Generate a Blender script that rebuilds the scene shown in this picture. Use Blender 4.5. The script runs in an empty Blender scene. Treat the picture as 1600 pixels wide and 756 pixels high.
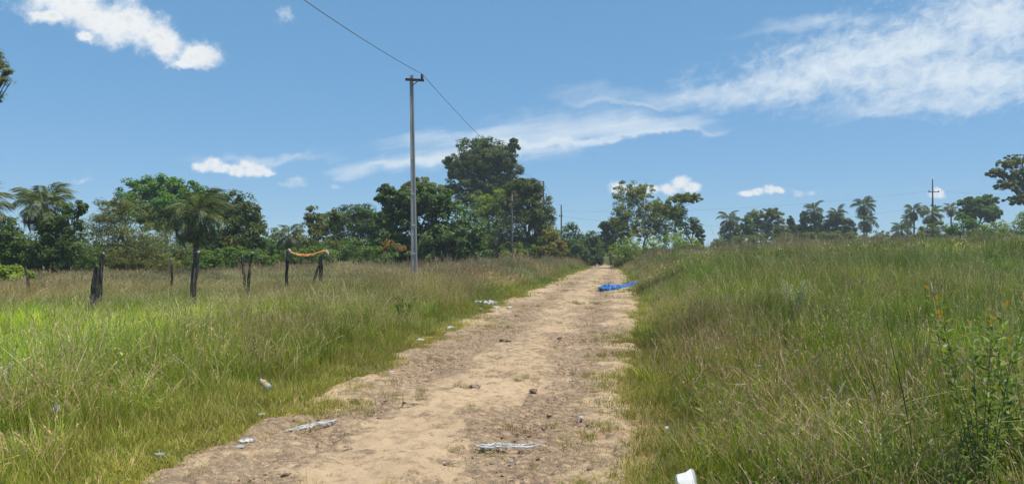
import bpy, math, random
import numpy as np
from mathutils import Vector, Matrix

# ------------------------------------------------------------------ camera, world, sun, exposure
scene = bpy.context.scene
col = scene.collection
F = 1230.0                       # focal length in pixels of the 1600 wide photograph
EYE = 1.6
PITCH = math.atan(20.0 / F)
cam_d = bpy.data.cameras.new('camera')
cam_d.sensor_width = 36.0
cam_d.lens = F / 1600.0 * 36.0
cam_d.clip_start = 0.05
cam_d.clip_end = 8000
cam = bpy.data.objects.new('camera', cam_d)
col.objects.link(cam)
cam.location = (0, 0, EYE)
cam.rotation_euler = (math.radians(90) + PITCH, 0, 0)
scene.camera = cam

SUN_EL, SUN_AZ = math.radians(68), math.radians(112)     # azimuth from +Y (view direction) towards +X
sun_d = bpy.data.lights.new('sun', 'SUN')
sun_d.energy = 4.2
sun_d.angle = math.radians(0.53)
sun_d.color = (1.0, 0.93, 0.80)
sun = bpy.data.objects.new('sun', sun_d)
col.objects.link(sun)
sdir = Vector((math.sin(SUN_AZ) * math.cos(SUN_EL), math.cos(SUN_AZ) * math.cos(SUN_EL), math.sin(SUN_EL)))
sun.rotation_euler = sdir.to_track_quat('Z', 'Y').to_euler()
sun.location = (0, 0, 60)

scene.view_settings.view_transform = 'Standard'
scene.view_settings.look = 'None'
scene.view_settings.exposure = 0.2
scene.view_settings.gamma = 1.0
scene.view_settings.use_curve_mapping = False
SKY_STRENGTH = 0.1
USE_HAZE = True

cy = scene.cycles
cy.max_bounces = 5
cy.diffuse_bounces = 2
cy.glossy_bounces = 2
cy.transmission_bounces = 4
cy.transparent_max_bounces = 6
cy.caustics_reflective = False
cy.caustics_refractive = False
cy.use_denoising = True
cy.use_adaptive_sampling = True
cy.adaptive_threshold = 0.025


class NT:
    """small helper round a node tree"""
    def __init__(self, tree):
        self.t = tree
        tree.nodes.clear()

    def n(self, kind, **kw):
        nd = self.t.nodes.new(kind)
        for k, v in kw.items():
            setattr(nd, k, v)
        return nd

    def set(self, sock, v):
        if isinstance(v, bpy.types.NodeSocket):
            self.t.links.new(v, sock)
        elif v is not None:
            sock.default_value = v

    def m(self, op, a, b=None, c=None, clamp=False):
        nd = self.n('ShaderNodeMath', operation=op, use_clamp=clamp)
        self.set(nd.inputs[0], a)
        if b is not None: self.set(nd.inputs[1], b)
        if c is not None: self.set(nd.inputs[2], c)
        return nd.outputs[0]

    def vm(self, op, a, b=None):
        nd = self.n('ShaderNodeVectorMath', operation=op)
        self.set(nd.inputs[0], a)
        if b is not None: self.set(nd.inputs[1], b)
        return nd.outputs[0]

    def xyz(self, x, y, z):
        nd = self.n('ShaderNodeCombineXYZ')
        for i, v in enumerate((x, y, z)): self.set(nd.inputs[i], v)
        return nd.outputs[0]

    def noise(self, vec, scale, detail=4, rough=0.55, dist=0.0):
        nd = self.n('ShaderNodeTexNoise')
        self.set(nd.inputs['Vector'], vec)
        nd.inputs['Scale'].default_value = scale
        nd.inputs['Detail'].default_value = detail
        nd.inputs['Roughness'].default_value = rough
        nd.inputs['Distortion'].default_value = dist
        return nd.outputs[0]

    def ss(self, v, lo, hi, a=0.0, b=1.0):
        nd = self.n('ShaderNodeMapRange', interpolation_type='SMOOTHSTEP')
        self.set(nd.inputs[0], v)
        for i, q in enumerate((lo, hi, a, b)): self.set(nd.inputs[1 + i], q)
        return nd.outputs[0]

    def mix(self, f, a, b, blend='MIX'):
        nd = self.n('ShaderNodeMix', data_type='RGBA', blend_type=blend)
        self.set(nd.inputs[0], f)
        self.set(nd.inputs[6], a)
        self.set(nd.inputs[7], b)
        return nd.outputs[2]


def C4(c):
    return (c[0], c[1], c[2], 1.0)


def build_world():
    w = bpy.data.worlds.new('World')
    scene.world = w
    w.use_nodes = True
    t = NT(w.node_tree)
    sky = t.n('ShaderNodeTexSky', sky_type='NISHITA', sun_disc=False)
    sky.sun_elevation = SUN_EL
    sky.sun_rotation = SUN_AZ
    sky.altitude = 100
    sky.air_density = 0.8
    sky.dust_density = 0.0
    sky.ozone_density = 6.0
    tc = t.n('ShaderNodeTexCoord')
    d = tc.outputs['Generated']
    sp = t.n('ShaderNodeSeparateXYZ'); t.set(sp.inputs[0], d)
    x, y, z = sp.outputs
    yc = t.m('MAXIMUM', y, 0.02)
    u = t.m('DIVIDE', x, yc)
    v = t.m('DIVIDE', z, yc)
    # directions on the celestial sphere as slopes; warped by noise so cloud edges billow
    base = t.xyz(u, v, 0.0)
    w1 = t.n('ShaderNodeTexNoise'); t.set(w1.inputs['Vector'], base)
    w1.inputs['Scale'].default_value = 16; w1.inputs['Detail'].default_value = 5; w1.inputs['Roughness'].default_value = .6
    w1v = t.vm('SUBTRACT', w1.outputs['Color'], (.5, .5, .5))
    ws = t.n('ShaderNodeSeparateXYZ'); t.set(ws.inputs[0], w1v)
    uw = t.m('MULTIPLY_ADD', ws.outputs[0], .075, u)
    vw = t.m('MULTIPLY_ADD', ws.outputs[1], .050, v)

    def ell(px, py, rx, ry, rot=0.0, U=uw, V=vw):
        """1 at the centre, 0 on the rim of the ellipse, negative outside"""
        cu, cv = (px - 800) / F, (398 - py) / F
        du = t.m('SUBTRACT', U, cu); dv = t.m('SUBTRACT', V, cv)
        c, s = math.cos(math.radians(rot)), math.sin(math.radians(rot))
        a = t.m('ADD', t.m('MULTIPLY', du, c * F / rx), t.m('MULTIPLY', dv, s * F / rx))
        b = t.m('ADD', t.m('MULTIPLY', du, -s * F / ry), t.m('MULTIPLY', dv, c * F / ry))
        r = t.m('SQRT', t.m('ADD', t.m('MULTIPLY', a, a), t.m('MULTIPLY', b, b)))
        return t.m('SUBTRACT', 1.0, r)

    def union(lst):
        o = lst[0]
        for q in lst[1:]:
            o = t.m('SMOOTH_MAX', o, q, 0.3)
        return o

    # heaped cumulus: one large heap, several small flat-based ones low over the trees
    big = union([ell(*e) for e in (
        (108, -4, 84, 44, -8), (178, 28, 88, 36, -18), (246, 62, 64, 27, -24), (308, 86, 42, 20, 0), (70, 24, 34, 18, 0),
        (140, 58, 26, 12, 0), (290, 98, 30, 9, 0))])
    fb = t.noise(base, 30, 10, .66)
    fb2 = t.noise(base, 110, 6, .62)
    bigd = t.m('ADD', big, t.m('ADD', t.m('MULTIPLY', t.m('SUBTRACT', fb, .5), 1.35), t.m('MULTIPLY', t.m('SUBTRACT', fb2, .5), .45)))
    uz = t.m('MULTIPLY_ADD', ws.outputs[0], .030, u)
    vz = t.m('MULTIPLY_ADD', ws.outputs[1], .016, v)
    small = union([ell(*e, 0, uz, vz) for e in (
        (318, 263, 20, 9), (332, 256, 16, 11), (345, 264, 20, 7), (372, 266, 22, 9), (388, 262, 20, 12), (408, 265, 22, 10), (422, 270, 12, 6),
        (966, 294, 15, 11), (985, 298, 24, 9), (1012, 297, 22, 9), (1046, 296, 18, 10), (1064, 288, 17, 12), (1080, 294, 14, 9),
        (1164, 302, 16, 6), (1182, 299, 16, 6), (1204, 297, 13, 8), (1218, 298, 11, 6), (1466, 303, 15, 6), (1472, 298, 9, 6))])
    smalld = t.m('ADD', t.m('MULTIPLY', t.m('MINIMUM', small, .45), 1.6), t.m('ADD', t.m('MULTIPLY', t.m('SUBTRACT', fb2, .5), 2.0), t.m('MULTIPLY', t.m('SUBTRACT', fb, .5), .8)))
    cumd = t.m('MAXIMUM', bigd, smalld)
    cum_a = t.m('MAXIMUM', t.m('MULTIPLY', t.ss(bigd, -.22, .62), .97), t.m('MULTIPLY', t.ss(smalld, -.38, .95), .95))
    # faint puffs
    puff = union([ell(*e) for e in ((120, 283, 30, 6, 2), (457, 286, 16, 8, 0), (447, 24, 16, 14, 40), (1245, 297, 12, 6, 0),
                                    (1268, 298, 10, 6, 0), (520, 286, 18, 5, 0))])
    puff_a = t.m('MULTIPLY', t.ss(t.m('ADD', puff, t.m('MULTIPLY', t.m('SUBTRACT', fb2, .5), 2.6)), -.1, 1.1), .42)
    # long streak of high cloud
    st = t.noise(t.xyz(t.m('MULTIPLY', u, 6), t.m('MULTIPLY_ADD', u, -10.0, t.m('MULTIPLY', v, 55)), 3.0), 1.0, 6, .6)
    strk = union([ell(690, 243, 190, 26, 5), ell(880, 216, 260, 16, 4), ell(790, 222, 230, 34, 4), ell(600, 255, 110, 16, 6), ell(980, 202, 140, 20, 5)])
    strk_a = t.m('MULTIPLY', t.ss(t.m('ADD', strk, t.m('MULTIPLY', t.m('SUBTRACT', st, .48), 2.0)), -.05, 1.0), .56)
    core = union([ell(860, 221, 230, 9, 5), ell(1000, 211, 130, 6, 4), ell(720, 245, 150, 11, 5)])
    core_a = t.m('MULTIPLY', t.ss(t.m('ADD', core, t.m('MULTIPLY', t.m('SUBTRACT', st, .48), .9)), -.10, .8), .52)
    # mackerel field
    ff = t.noise(t.xyz(u, t.m('MULTIPLY_ADD', u, -.35, t.m('MULTIPLY', v, 1.5)), 1.7), 44, 7, .64, .5)
    fl = t.noise(t.xyz(t.m('MULTIPLY', u, 5), t.m('MULTIPLY_ADD', u, -8, t.m('MULTIPLY', v, 36)), 7.3), 1.0, 5, .6)
    fld = union([ell(1420, 75, 260, 72, 11), ell(1560, 30, 190, 80, 5), ell(1250, 128, 200, 34, 4), ell(1330, 100, 200, 56, 10),
                 ell(1500, 120, 260, 60, 3), ell(1700, 60, 200, 110, 0)])
    fld_t = t.m('ADD', fld, t.m('ADD', t.m('MULTIPLY', t.m('SUBTRACT', ff, .5), 1.75), t.m('MULTIPLY', t.m('SUBTRACT', fl, .5), .9)))
    fld_a = t.m('MULTIPLY', t.ss(fld_t, -.25, 1.2), .84)
    wsp = union([ell(1290, 32, 170, 16, 9), ell(1090, 152, 200, 22, -2), ell(1000, 160, 130, 9, -3), ell(1540, 146, 90, 10, 9), ell(900, 190, 190, 26, 3), ell(1440, 165, 190, 14, 5), ell(430, 248, 130, 10, 3)])
    wsp_a = t.m('MULTIPLY', t.ss(t.m('ADD', wsp, t.m('MULTIPLY', t.m('SUBTRACT', fl, .5), 2.0)), -.15, 1.1), .42)
    # the same thin high cloud goes on over the rest of the sky
    zc = t.m('MAXIMUM', z, 0.08)
    hu, hv = t.m('DIVIDE', x, zc), t.m('DIVIDE', y, zc)
    hn = t.noise(t.xyz(hu, t.m('MULTIPLY', hv, 2.2), 0.0), .55, 7, .6, .4)
    outside = t.ss(t.m('SUBTRACT', v, .36), 0.0, .35)
    behind = t.ss(y, .1, -.15)
    gen_a = t.m('MULTIPLY', t.ss(hn, .5, .8), t.m('MULTIPLY', t.m('MAXIMUM', outside, behind), .6))
    front = t.ss(y, .12, .3)
    inv = 1.0
    alpha = None
    for a, gate in ((cum_a, 1), (puff_a, 1), (strk_a, 1), (core_a, 1), (fld_a, 1), (wsp_a, 1), (gen_a, 0)):
        if gate: a = t.m('MULTIPLY', a, front)
        q = t.m('SUBTRACT', 1.0, a)
        alpha = q if alpha is None else t.m('MULTIPLY', alpha, q)
    alpha = t.m('SUBTRACT', 1.0, alpha, clamp=True)
    k = 1.0 / SKY_STRENGTH
    cumcol = t.mix(t.ss(t.m('ADD', t.m('MULTIPLY', bigd, .6), t.m('ADD', t.m('MULTIPLY', t.m('SUBTRACT', fb, .5), 1.6), t.m('MULTIPLY', t.m('SUBTRACT', fb2, .5), .5))), .2, 1.2), (.80 * k, .82 * k, .83 * k, 1), (.60 * k, .62 * k, .61 * k, 1))
    thin = (.72 * k, .79 * k, .84 * k, 1)
    ccol = t.mix(cum_a, thin, cumcol)
    # thin even haze veil in the air lifts and evens out the clear blue
    skyc = t.mix(.45, sky.outputs[0], (.165 * k, .435 * k, .72 * k, 1))
    out = t.mix(alpha, skyc, ccol)
    bg = t.n('ShaderNodeBackground')
    t.set(bg.inputs[0], out)
    bg.inputs[1].default_value = SKY_STRENGTH
    wo = t.n('ShaderNodeOutputWorld')
    t.t.links.new(bg.outputs[0], wo.inputs[0])


build_world()

# ------------------------------------------------------------------ numpy noise and helpers
R = np.random.default_rng(11)
random.seed(5)


def _hash(ix, iy, seed):
    h = (ix.astype(np.int64) * 374761393 + iy.astype(np.int64) * 668265263 + seed * 1442695041) & 0xFFFFFFFF
    h = ((h ^ (h >> 13)) * 1274126177) & 0xFFFFFFFF
    h = h ^ (h >> 16)
    return (h & 0xFFFF) / 65535.0


def vnoise(x, y, seed=0):
    x = np.asarray(x, float); y = np.asarray(y, float)
    ix = np.floor(x); iy = np.floor(y)
    fx = x - ix; fy = y - iy
    fx = fx * fx * fx * (fx * (fx * 6 - 15) + 10); fy = fy * fy * fy * (fy * (fy * 6 - 15) + 10)
    a = _hash(ix, iy, seed); b = _hash(ix + 1, iy, seed); c = _hash(ix, iy + 1, seed); d = _hash(ix + 1, iy + 1, seed)
    return (a * (1 - fx) + b * fx) * (1 - fy) + (c * (1 - fx) + d * fx) * fy


def fbm(x, y, seed=0, octv=4, gain=.5):
    s = 0; a = 1; n = 0
    x = np.asarray(x, float); y = np.asarray(y, float)
    for o in range(octv):
        s = s + a * vnoise(x * 2 ** o + 17.3 * o, y * 2 ** o - 9.1 * o, seed + o); n += a; a *= gain
    return s / n


def sstep(a, b, x):
    q = np.clip((np.asarray(x, float) - a) / (b - a), 0, 1)
    return q * q * (3 - 2 * q)


def road_cx(y):
    y = np.asarray(y, float)
    return -1.6 + .135 * y - .0009 * np.clip(y - 95, 0, 400) ** 2 * 2.0


def road_hw(y):
    y = np.asarray(y, float)
    return 1.60 + .50 * sstep(8, 28, y) - .55 * sstep(55, 95, y)


def height(x, y):
    x = np.asarray(x, float); y = np.asarray(y, float)
    s = x - road_cx(y)
    u = s - road_hw(y)
    ul = -s - road_hw(y)
    near = sstep(8, 34, y)
    h = (.12 + .78 * near) * sstep(0, 4.2, u) + 1.0 * sstep(3, 24, u) * sstep(14, 55, y)
    h = h + (.06 + .10 * near) * sstep(.2, 3.0, ul)
    off = np.maximum(u, ul)
    h = h + (fbm(x * .35, y * .35, 3, 3) - .5) * .22 * sstep(.3, 4, off)
    return h


def hz(x, y):
    return float(height(np.array([x]), np.array([y]))[0])


H0 = hz(0, 0)


def ray(px, py):
    r = (px - 800) / F; up = (378 - py) / F
    return Vector((r, math.cos(PITCH) - up * math.sin(PITCH), math.sin(PITCH) + up * math.cos(PITCH)))


def at(px, py, Y):
    """world point seen at a photograph pixel at forward distance Y"""
    q = ray(px, py)
    return Vector((q.x / q.y * Y, Y, EYE + q.z / q.y * Y))


def ground_at(px, py):
    q = ray(px, py)
    t0 = 1.0
    for i in range(4000):
        t1 = t0 * 1.01
        p = q * t1
        if EYE + p.z < hz(p.x, p.y):
            break
        t0 = t1
    for i in range(30):
        tm = (t0 + t1) / 2
        p = q * tm
        if EYE + p.z < hz(p.x, p.y): t1 = tm
        else: t0 = tm
    p = q * t1
    return Vector((p.x, p.y, hz(p.x, p.y)))


def tag(o, label=None, cat=None, group=None, kind=None):
    if label: o['label'] = label
    if cat: o['category'] = cat
    if group: o['group'] = group
    if kind: o['kind'] = kind
    return o


def empty(name, loc, rz=0.0):
    o = bpy.data.objects.new(name, None)
    o.empty_display_size = .2
    col.objects.link(o)
    o.location = loc
    o.rotation_euler = (0, 0, rz)
    return o


def np_mesh(name, verts, faces, cols=None, smooth=False, attr='col'):
    """verts (N,3); faces (M,k) all with the same number of corners"""
    me = bpy.data.meshes.new(name)
    verts = np.asarray(verts, np.float32); faces = np.asarray(faces, np.int32)
    M, k = faces.shape
    me.vertices.add(len(verts)); me.vertices.foreach_set('co', verts.ravel())
    me.loops.add(M * k); me.loops.foreach_set('vertex_index', faces.ravel())
    me.polygons.add(M)
    me.polygons.foreach_set('loop_start', np.arange(0, M * k, k, dtype=np.int32))
    me.polygons.foreach_set('use_smooth', np.full(M, smooth))
    if cols is not None:
        a = me.attributes.new(attr, 'FLOAT_COLOR', 'POINT')
        c4 = np.ones((len(verts), 4), np.float32); c4[:, :3] = cols
        a.data.foreach_set('color', c4.ravel())
    me.update(calc_edges=True)
    return me


def link(name, me, mats, parent=None, loc=None):
    o = bpy.data.objects.new(name, me)
    col.objects.link(o)
    if not me.materials:
        for m in (mats if isinstance(mats, (list, tuple)) else [mats]):
            me.materials.append(m)
    if parent is not None: o.parent = parent
    if loc is not None: o.location = loc
    return o


class MB:
    """collects tubes, boxes and sheets into one mesh"""
    def __init__(self):
        self.v = []; self.f = []

    def tube(self, pts, rad, n=8, cap=True, wob=0.0, seed=0, flat=1.0):
        rs = random.Random(seed)
        pts = [Vector(p) for p in pts]
        if not isinstance(rad, (list, tuple)): rad = [rad] * len(pts)
        b0 = len(self.v)
        ref = Vector((.13, .97, .2)).normalized()
        ph = [rs.uniform(-1, 1) for _ in range(n)]
        for i, p in enumerate(pts):
            t = (pts[min(i + 1, len(pts) - 1)] - pts[max(i - 1, 0)])
            if t.length < 1e-9: t = Vector((0, 0, 1))
            t.normalize()
            a = t.cross(ref)
            if a.length < .05: a = t.cross(Vector((1, 0, 0)))
            a.normalize(); b = t.cross(a)
            for k in range(n):
                th = 2 * math.pi * k / n
                r = rad[i] * (1 + wob * (ph[k] * .7 + rs.uniform(-1, 1) * .5))
                self.v.append(p + a * (math.cos(th) * r) + b * (math.sin(th) * r * flat))
        for i in range(len(pts) - 1):
            for k in range(n):
                k2 = (k + 1) % n
                self.f.append((b0 + i * n + k, b0 + i * n + k2, b0 + (i + 1) * n + k2, b0 + (i + 1) * n + k))
        if cap:
            self.f.append(tuple(b0 + k for k in range(n))[::-1])
            e = b0 + (len(pts) - 1) * n
            self.f.append(tuple(e + k for k in range(n)))

    def box(self, c, s, rot=None):
        b0 = len(self.v)
        c = Vector(c)
        for dx in (-1, 1):
            for dy in (-1, 1):
                for dz in (-1, 1):
                    q = Vector((dx * s[0] / 2, dy * s[1] / 2, dz * s[2] / 2))
                    if rot is not None: q = rot @ q
                    self.v.append(c + q)
        for f in ((0, 1, 3, 2), (4, 6, 7, 5), (0, 4, 5, 1), (2, 3, 7, 6), (0, 2, 6, 4), (1, 5, 7, 3)):
            self.f.append(tuple(b0 + i for i in f))

    def poly(self, pts):
        b0 = len(self.v)
        self.v += [Vector(p) for p in pts]
        self.f.append(tuple(range(b0, b0 + len(pts))))

    def build(self, name, mat, parent=None, smooth=False, loc=None):
        me = bpy.data.meshes.new(name)
        me.from_pydata([tuple(q) for q in self.v], [], self.f)
        if smooth:
            me.polygons.foreach_set('use_smooth', [True] * len(me.polygons))
        me.update()
        return link(name, me, mat, parent, loc)


# ------------------------------------------------------------------ materials
def new_mat(name):
    m = bpy.data.materials.new(name)
    m.use_nodes = True
    t = NT(m.node_tree)
    o = t.n('ShaderNodeOutputMaterial')
    return m, t, o


def principled(t, o, color, rough=.8, bump=None, bstr=.4, bdist=.02, spec=.3, metal=0):
    p = t.n('ShaderNodeBsdfPrincipled')
    t.set(p.inputs['Base Color'], color)
    t.set(p.inputs['Roughness'], rough)
    p.inputs['Specular IOR Level'].default_value = spec
    p.inputs['Metallic'].default_value = metal
    if bump is not None:
        b = t.n('ShaderNodeBump')
        t.set(b.inputs['Height'], bump); b.inputs['Strength'].default_value = bstr; b.inputs['Distance'].default_value = bdist
        t.t.links.new(b.outputs[0], p.inputs['Normal'])
    t.t.links.new(p.outputs[0], o.inputs[0])
    return p


def noisy(name, c1, c2, scale=6, rough=.85, bstr=.4, bdist=.02, spec=.25, detail=5, stretch=(1, 1, 1), lo=.35, hi=.65):
    m, t, o = new_mat(name)
    tc = t.n('ShaderNodeTexCoord')
    v = t.vm('MULTIPLY', tc.outputs['Object'], stretch)
    n = t.noise(v, scale, detail, .6)
    n2 = t.noise(v, scale * 5.3, 3, .6)
    c = t.mix(t.ss(n, lo, hi), C4(c1), C4(c2))
    c = t.mix(t.m('MULTIPLY', n2, .35), c, C4([q * .55 for q in c1]))
    principled(t, o, c, rough, n2, bstr, bdist, spec)
    return m


def leaf_mat(name, transl=.32, rough=.5, instancer=False, gloss=.05, tr_tint=(1.15, 1.25, .55)):
    """leaf: colour from each leaf's own attribute, light passes through"""
    m, t, o = new_mat(name)
    a = t.n('ShaderNodeAttribute', attribute_name='col')
    c = a.outputs['Color']
    if instancer:
        b = t.n('ShaderNodeAttribute', attribute_name='tint', attribute_type='INSTANCER')
        c = t.mix(1.0, c, b.outputs['Color'], 'MULTIPLY')
    d = t.n('ShaderNodeBsdfDiffuse'); t.set(d.inputs[0], c)
    tr = t.n('ShaderNodeBsdfTranslucent'); t.set(tr.inputs[0], t.mix(1.0, c, C4(tr_tint), 'MULTIPLY'))
    mx = t.n('ShaderNodeMixShader'); mx.inputs[0].default_value = transl
    t.t.links.new(d.outputs[0], mx.inputs[1]); t.t.links.new(tr.outputs[0], mx.inputs[2])
    g = t.n('ShaderNodeBsdfGlossy'); g.inputs['Roughness'].default_value = rough; g.inputs[0].default_value = (.9, .95, 1, 1)
    m2 = t.n('ShaderNodeMixShader'); m2.inputs[0].default_value = gloss
    t.t.links.new(mx.outputs[0], m2.inputs[1]); t.t.links.new(g.outputs[0], m2.inputs[2])
    t.t.links.new(m2.outputs[0], o.inputs[0])
    return m


M = {}
M['leaf'] = leaf_mat('leaf', .46, .5, False, .02)
M['grass'] = leaf_mat('grass_blade', .40, .45, True, .018, (1.1, 1.12, .6))
M['plant'] = leaf_mat('plant_leaf', .42, .5, False, .015)
M['bark'] = noisy('bark', (.10, .08, .06), (.20, .17, .14), 5, .9, .7, .03, stretch=(1, 1, .25))
M['pale_bark'] = noisy('pale_bark', (.20, .17, .13), (.34, .31, .26), 5, .9, .6, .02, stretch=(1, 1, .3))
M['palm_trunk'] = noisy('palm_trunk', (.11, .095, .075), (.24, .205, .165), 4, .9, .8, .04, stretch=(.6, .6, 3))
M['post'] = noisy('weathered_post', (.04, .035, .031), (.17, .15, .13), 16, .92, 1.0, .03, stretch=(1, 1, .10), lo=.42, hi=.62)
M['sunlit_end'] = noisy('painted_sunlit_end', (.42, .40, .37), (.6, .58, .54), 20, .9, .4, .01)  # pale colour stands for sunlight on the cut post tops
M['concrete'] = noisy('pole_concrete', (.30, .29, .285), (.42, .405, .395), 3, .9, .3, .01, stretch=(1, 1, .3))
M['white_mark'] = noisy('white_paint', (.7, .7, .68), (.82, .82, .8), 12, .7, .2, .005)
M['dark_timber'] = noisy('dark_timber', (.035, .03, .03), (.08, .07, .065), 8, .85, .5, .01)
M['iron'] = noisy('dark_iron', (.05, .05, .055), (.1, .1, .1), 12, .6, .3, .005, .5)
M['insulator'] = noisy('glazed_insulator', (.035, .04, .06), (.06, .06, .08), 9, .25, .1, .003, .5)
M['wire'] = noisy('aluminium_wire', (.10, .10, .11), (.16, .16, .17), 20, .6, .1, .001, .4)
M['stone'] = noisy('road_stone', (.23, .165, .12), (.40, .30, .22), 14, .9, .6, .01)
M['pale_stone'] = noisy('sandy_stone', (.42, .30, .18), (.52, .39, .25), 12, .9, .5, .01)
M['grit'] = noisy('loose_grit', (.26, .18, .125), (.44, .32, .22), 6, .95, .3, .004)
M['clod'] = noisy('dark_clod', (.18, .12, .09), (.34, .245, .175), 25, .95, .9, .01)


def plastic(name, c, rough=.4, transl=.3):
    m, t, o = new_mat(name)
    tc = t.n('ShaderNodeTexCoord')
    n = t.noise(tc.outputs['Object'], 14, 4, .6)
    cc = t.mix(t.ss(n, .35, .7), C4(c), C4([q * .8 for q in c]))
    p = t.n('ShaderNodeBsdfPrincipled')
    t.set(p.inputs['Base Color'], cc); p.inputs['Roughness'].default_value = rough
    p.inputs['Specular IOR Level'].default_value = .45
    tr = t.n('ShaderNodeBsdfTranslucent'); t.set(tr.inputs[0], cc)
    mx = t.n('ShaderNodeMixShader'); mx.inputs[0].default_value = transl
    t.t.links.new(p.outputs[0], mx.inputs[1]); t.t.links.new(tr.outputs[0], mx.inputs[2])
    t.t.links.new(mx.outputs[0], o.inputs[0])
    return m


M['white_plastic'] = plastic('white_plastic', (.82, .82, .8))
M['grey_plastic'] = plastic('grey_white_plastic', (.6, .61, .6))
M['white_paper'] = plastic('white_card', (.88, .88, .86), .7, .1)
M['blue_tarp'] = plastic('blue_woven_plastic', (.05, .20, .55), .38, .15)
M['pale_blue'] = plastic('pale_blue_lining', (.35, .5, .72), .4, .15)
M['orange_cloth'] = plastic('orange_cloth', (.58, .26, .10), .85, .25)
M['orange_cloth'] = noisy('faded_orange_cloth', (.52, .19, .06), (.66, .33, .15), 5, .9, .3, .01, .15)
M['pink_cloth'] = plastic('pale_cloth_end', (.62, .48, .42), .85, .2)
M['amber'] = plastic('amber_label', (.66, .42, .12), .35, .3)
m, t, o = new_mat('clear_plastic')
p = principled(t, o, (.8, .85, .86, 1), .12, spec=.5)
p.inputs['Transmission Weight'].default_value = .55
M['clear'] = m


def ground_material():
    m, t, o = new_mat('meadow_soil')
    g = t.n('ShaderNodeNewGeometry')
    P = g.outputs['Position']
    a = t.n('ShaderNodeAttribute', attribute_name='sand')
    n = t.noise(P, 1.3, 6, .62)
    n2 = t.noise(P, 14, 5, .65)
    n3 = t.noise(P, 60, 3, .6)
    thatch = t.mix(t.ss(n2, .35, .65), (.075, .07, .030, 1), (.16, .135, .070, 1))
    thatch = t.mix(t.ss(n, .4, .65), thatch, (.07, .085, .026, 1))
    sand = t.mix(t.ss(n2, .35, .7), (.42, .285, .155, 1), (.30, .205, .12, 1))
    f = t.m('ADD', a.outputs['Fac'], t.m('MULTIPLY', t.m('SUBTRACT', n2, .5), .9))
    f = t.m('ADD', f, t.m('MULTIPLY', t.m('SUBTRACT', n, .5), .8))
    c = t.mix(t.ss(f, .4, .62), thatch, sand)
    principled(t, o, c, .95, t.m('ADD', n2, t.m('MULTIPLY', n3, .5)), .6, .03, .15)
    return m


def road_material():
    m, t, o = new_mat('sandy_track')
    g = t.n('ShaderNodeNewGeometry')
    P = g.outputs['Position']
    a = t.n('ShaderNodeAttribute', attribute_name='gravel')
    big = t.noise(P, .9, 5, .6)
    n2 = t.noise(P, 9, 6, .65)
    n3 = t.noise(P, 55, 4, .65)
    n4 = t.noise(P, 160, 2, .6)
    mid = t.noise(P, 3.2, 6, .7)
    sand = t.mix(t.ss(big, .35, .65), (.57, .415, .262, 1), (.50, .36, .226, 1))
    fleck = t.noise(t.vm('MULTIPLY', P, (1, 1.5, 1)), 7, 5, .72)
    sand = t.mix(t.m('MULTIPLY', t.ss(fleck, .55, .64), .7), sand, (.28, .185, .115, 1))
    sand = t.mix(t.ss(n2, .48, .72), sand, (.37, .262, .17, 1))
    sand = t.mix(t.m('MULTIPLY', t.ss(n3, .52, .72), .55), sand, (.30, .21, .135, 1))
    sand = t.mix(t.m('MULTIPLY', t.ss(n4, .55, .8), .45), sand, (.25, .17, .11, 1))
    grav = t.mix(t.ss(n3, .35, .65), (.23, .155, .108, 1), (.47, .335, .215, 1))
    f = t.m('ADD', a.outputs['Fac'], t.m('MULTIPLY', t.m('SUBTRACT', n3, .5), .85))
    f = t.m('ADD', f, t.m('MULTIPLY', t.m('SUBTRACT', n2, .5), .8))
    f = t.m('ADD', f, t.m('MULTIPLY', t.m('SUBTRACT', mid, .5), 1.1))
    c = t.mix(t.m('MULTIPLY', t.ss(f, .42, .78), .72), sand, grav)
    vo = t.n('ShaderNodeTexVoronoi', feature='F1')
    t.set(vo.inputs['Vector'], t.vm('ADD', P, t.vm('MULTIPLY', t.xyz(n2, n3, n2), (.08, .08, .0))))
    vo.inputs['Scale'].default_value = 13
    vs = t.n('ShaderNodeSeparateXYZ'); t.set(vs.inputs[0], vo.outputs['Color'])
    stony = t.ss(f, .34, .66)
    crev = t.m('MULTIPLY', t.ss(vo.outputs['Distance'], .42, .68), stony)
    c = t.mix(t.m('MULTIPLY', t.m('MULTIPLY', vs.outputs[0], stony), .45), c, (.50, .36, .24, 1))
    c = t.mix(t.m('MULTIPLY', crev, .42), c, (.17, .11, .075, 1))
    hgt = t.m('ADD', t.m('MULTIPLY', t.m('SUBTRACT', .7, vo.outputs['Distance']), t.m('MULTIPLY', stony, 1.4)), t.m('MULTIPLY', n2, .6))
    hgt = t.m('ADD', hgt, t.m('ADD', t.m('MULTIPLY', n3, t.m('MULTIPLY_ADD', a.outputs['Fac'], .9, .25)), t.m('MULTIPLY', n4, .15)))
    principled(t, o, c, .95, hgt, .85, .035, .12)
    return m


M['soil'] = ground_material()
M['track'] = road_material()

# ------------------------------------------------------------------ terrain and track
def axis(lo, hi, fine_lo, fine_hi, step, growth):
    a = list(np.arange(fine_lo, fine_hi + 1e-6, step))
    s = step; q = fine_hi
    while q < hi:
        s *= growth; q += s; a.append(q)
    s = step; q = fine_lo
    while q > lo:
        s *= growth; q -= s; a.insert(0, q)
    return np.array(a)


def gravel_mask(x, y):
    """where the track is stony: two loose bands and scattered patches"""
    s = x - road_cx(y)
    band = np.exp(-((s + 1.0) / .55) ** 2) * .30 + np.exp(-((s - .95) / .45) ** 2) * .30
    f = fbm(x * .9, y * .55, 41, 5, .6)
    f2 = fbm(x * 4.5, y * 4.0, 47, 4, .6)
    return np.clip(f * .72 + f2 * .5 + band - .40 - .02, 0, 1) * 1.6


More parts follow.
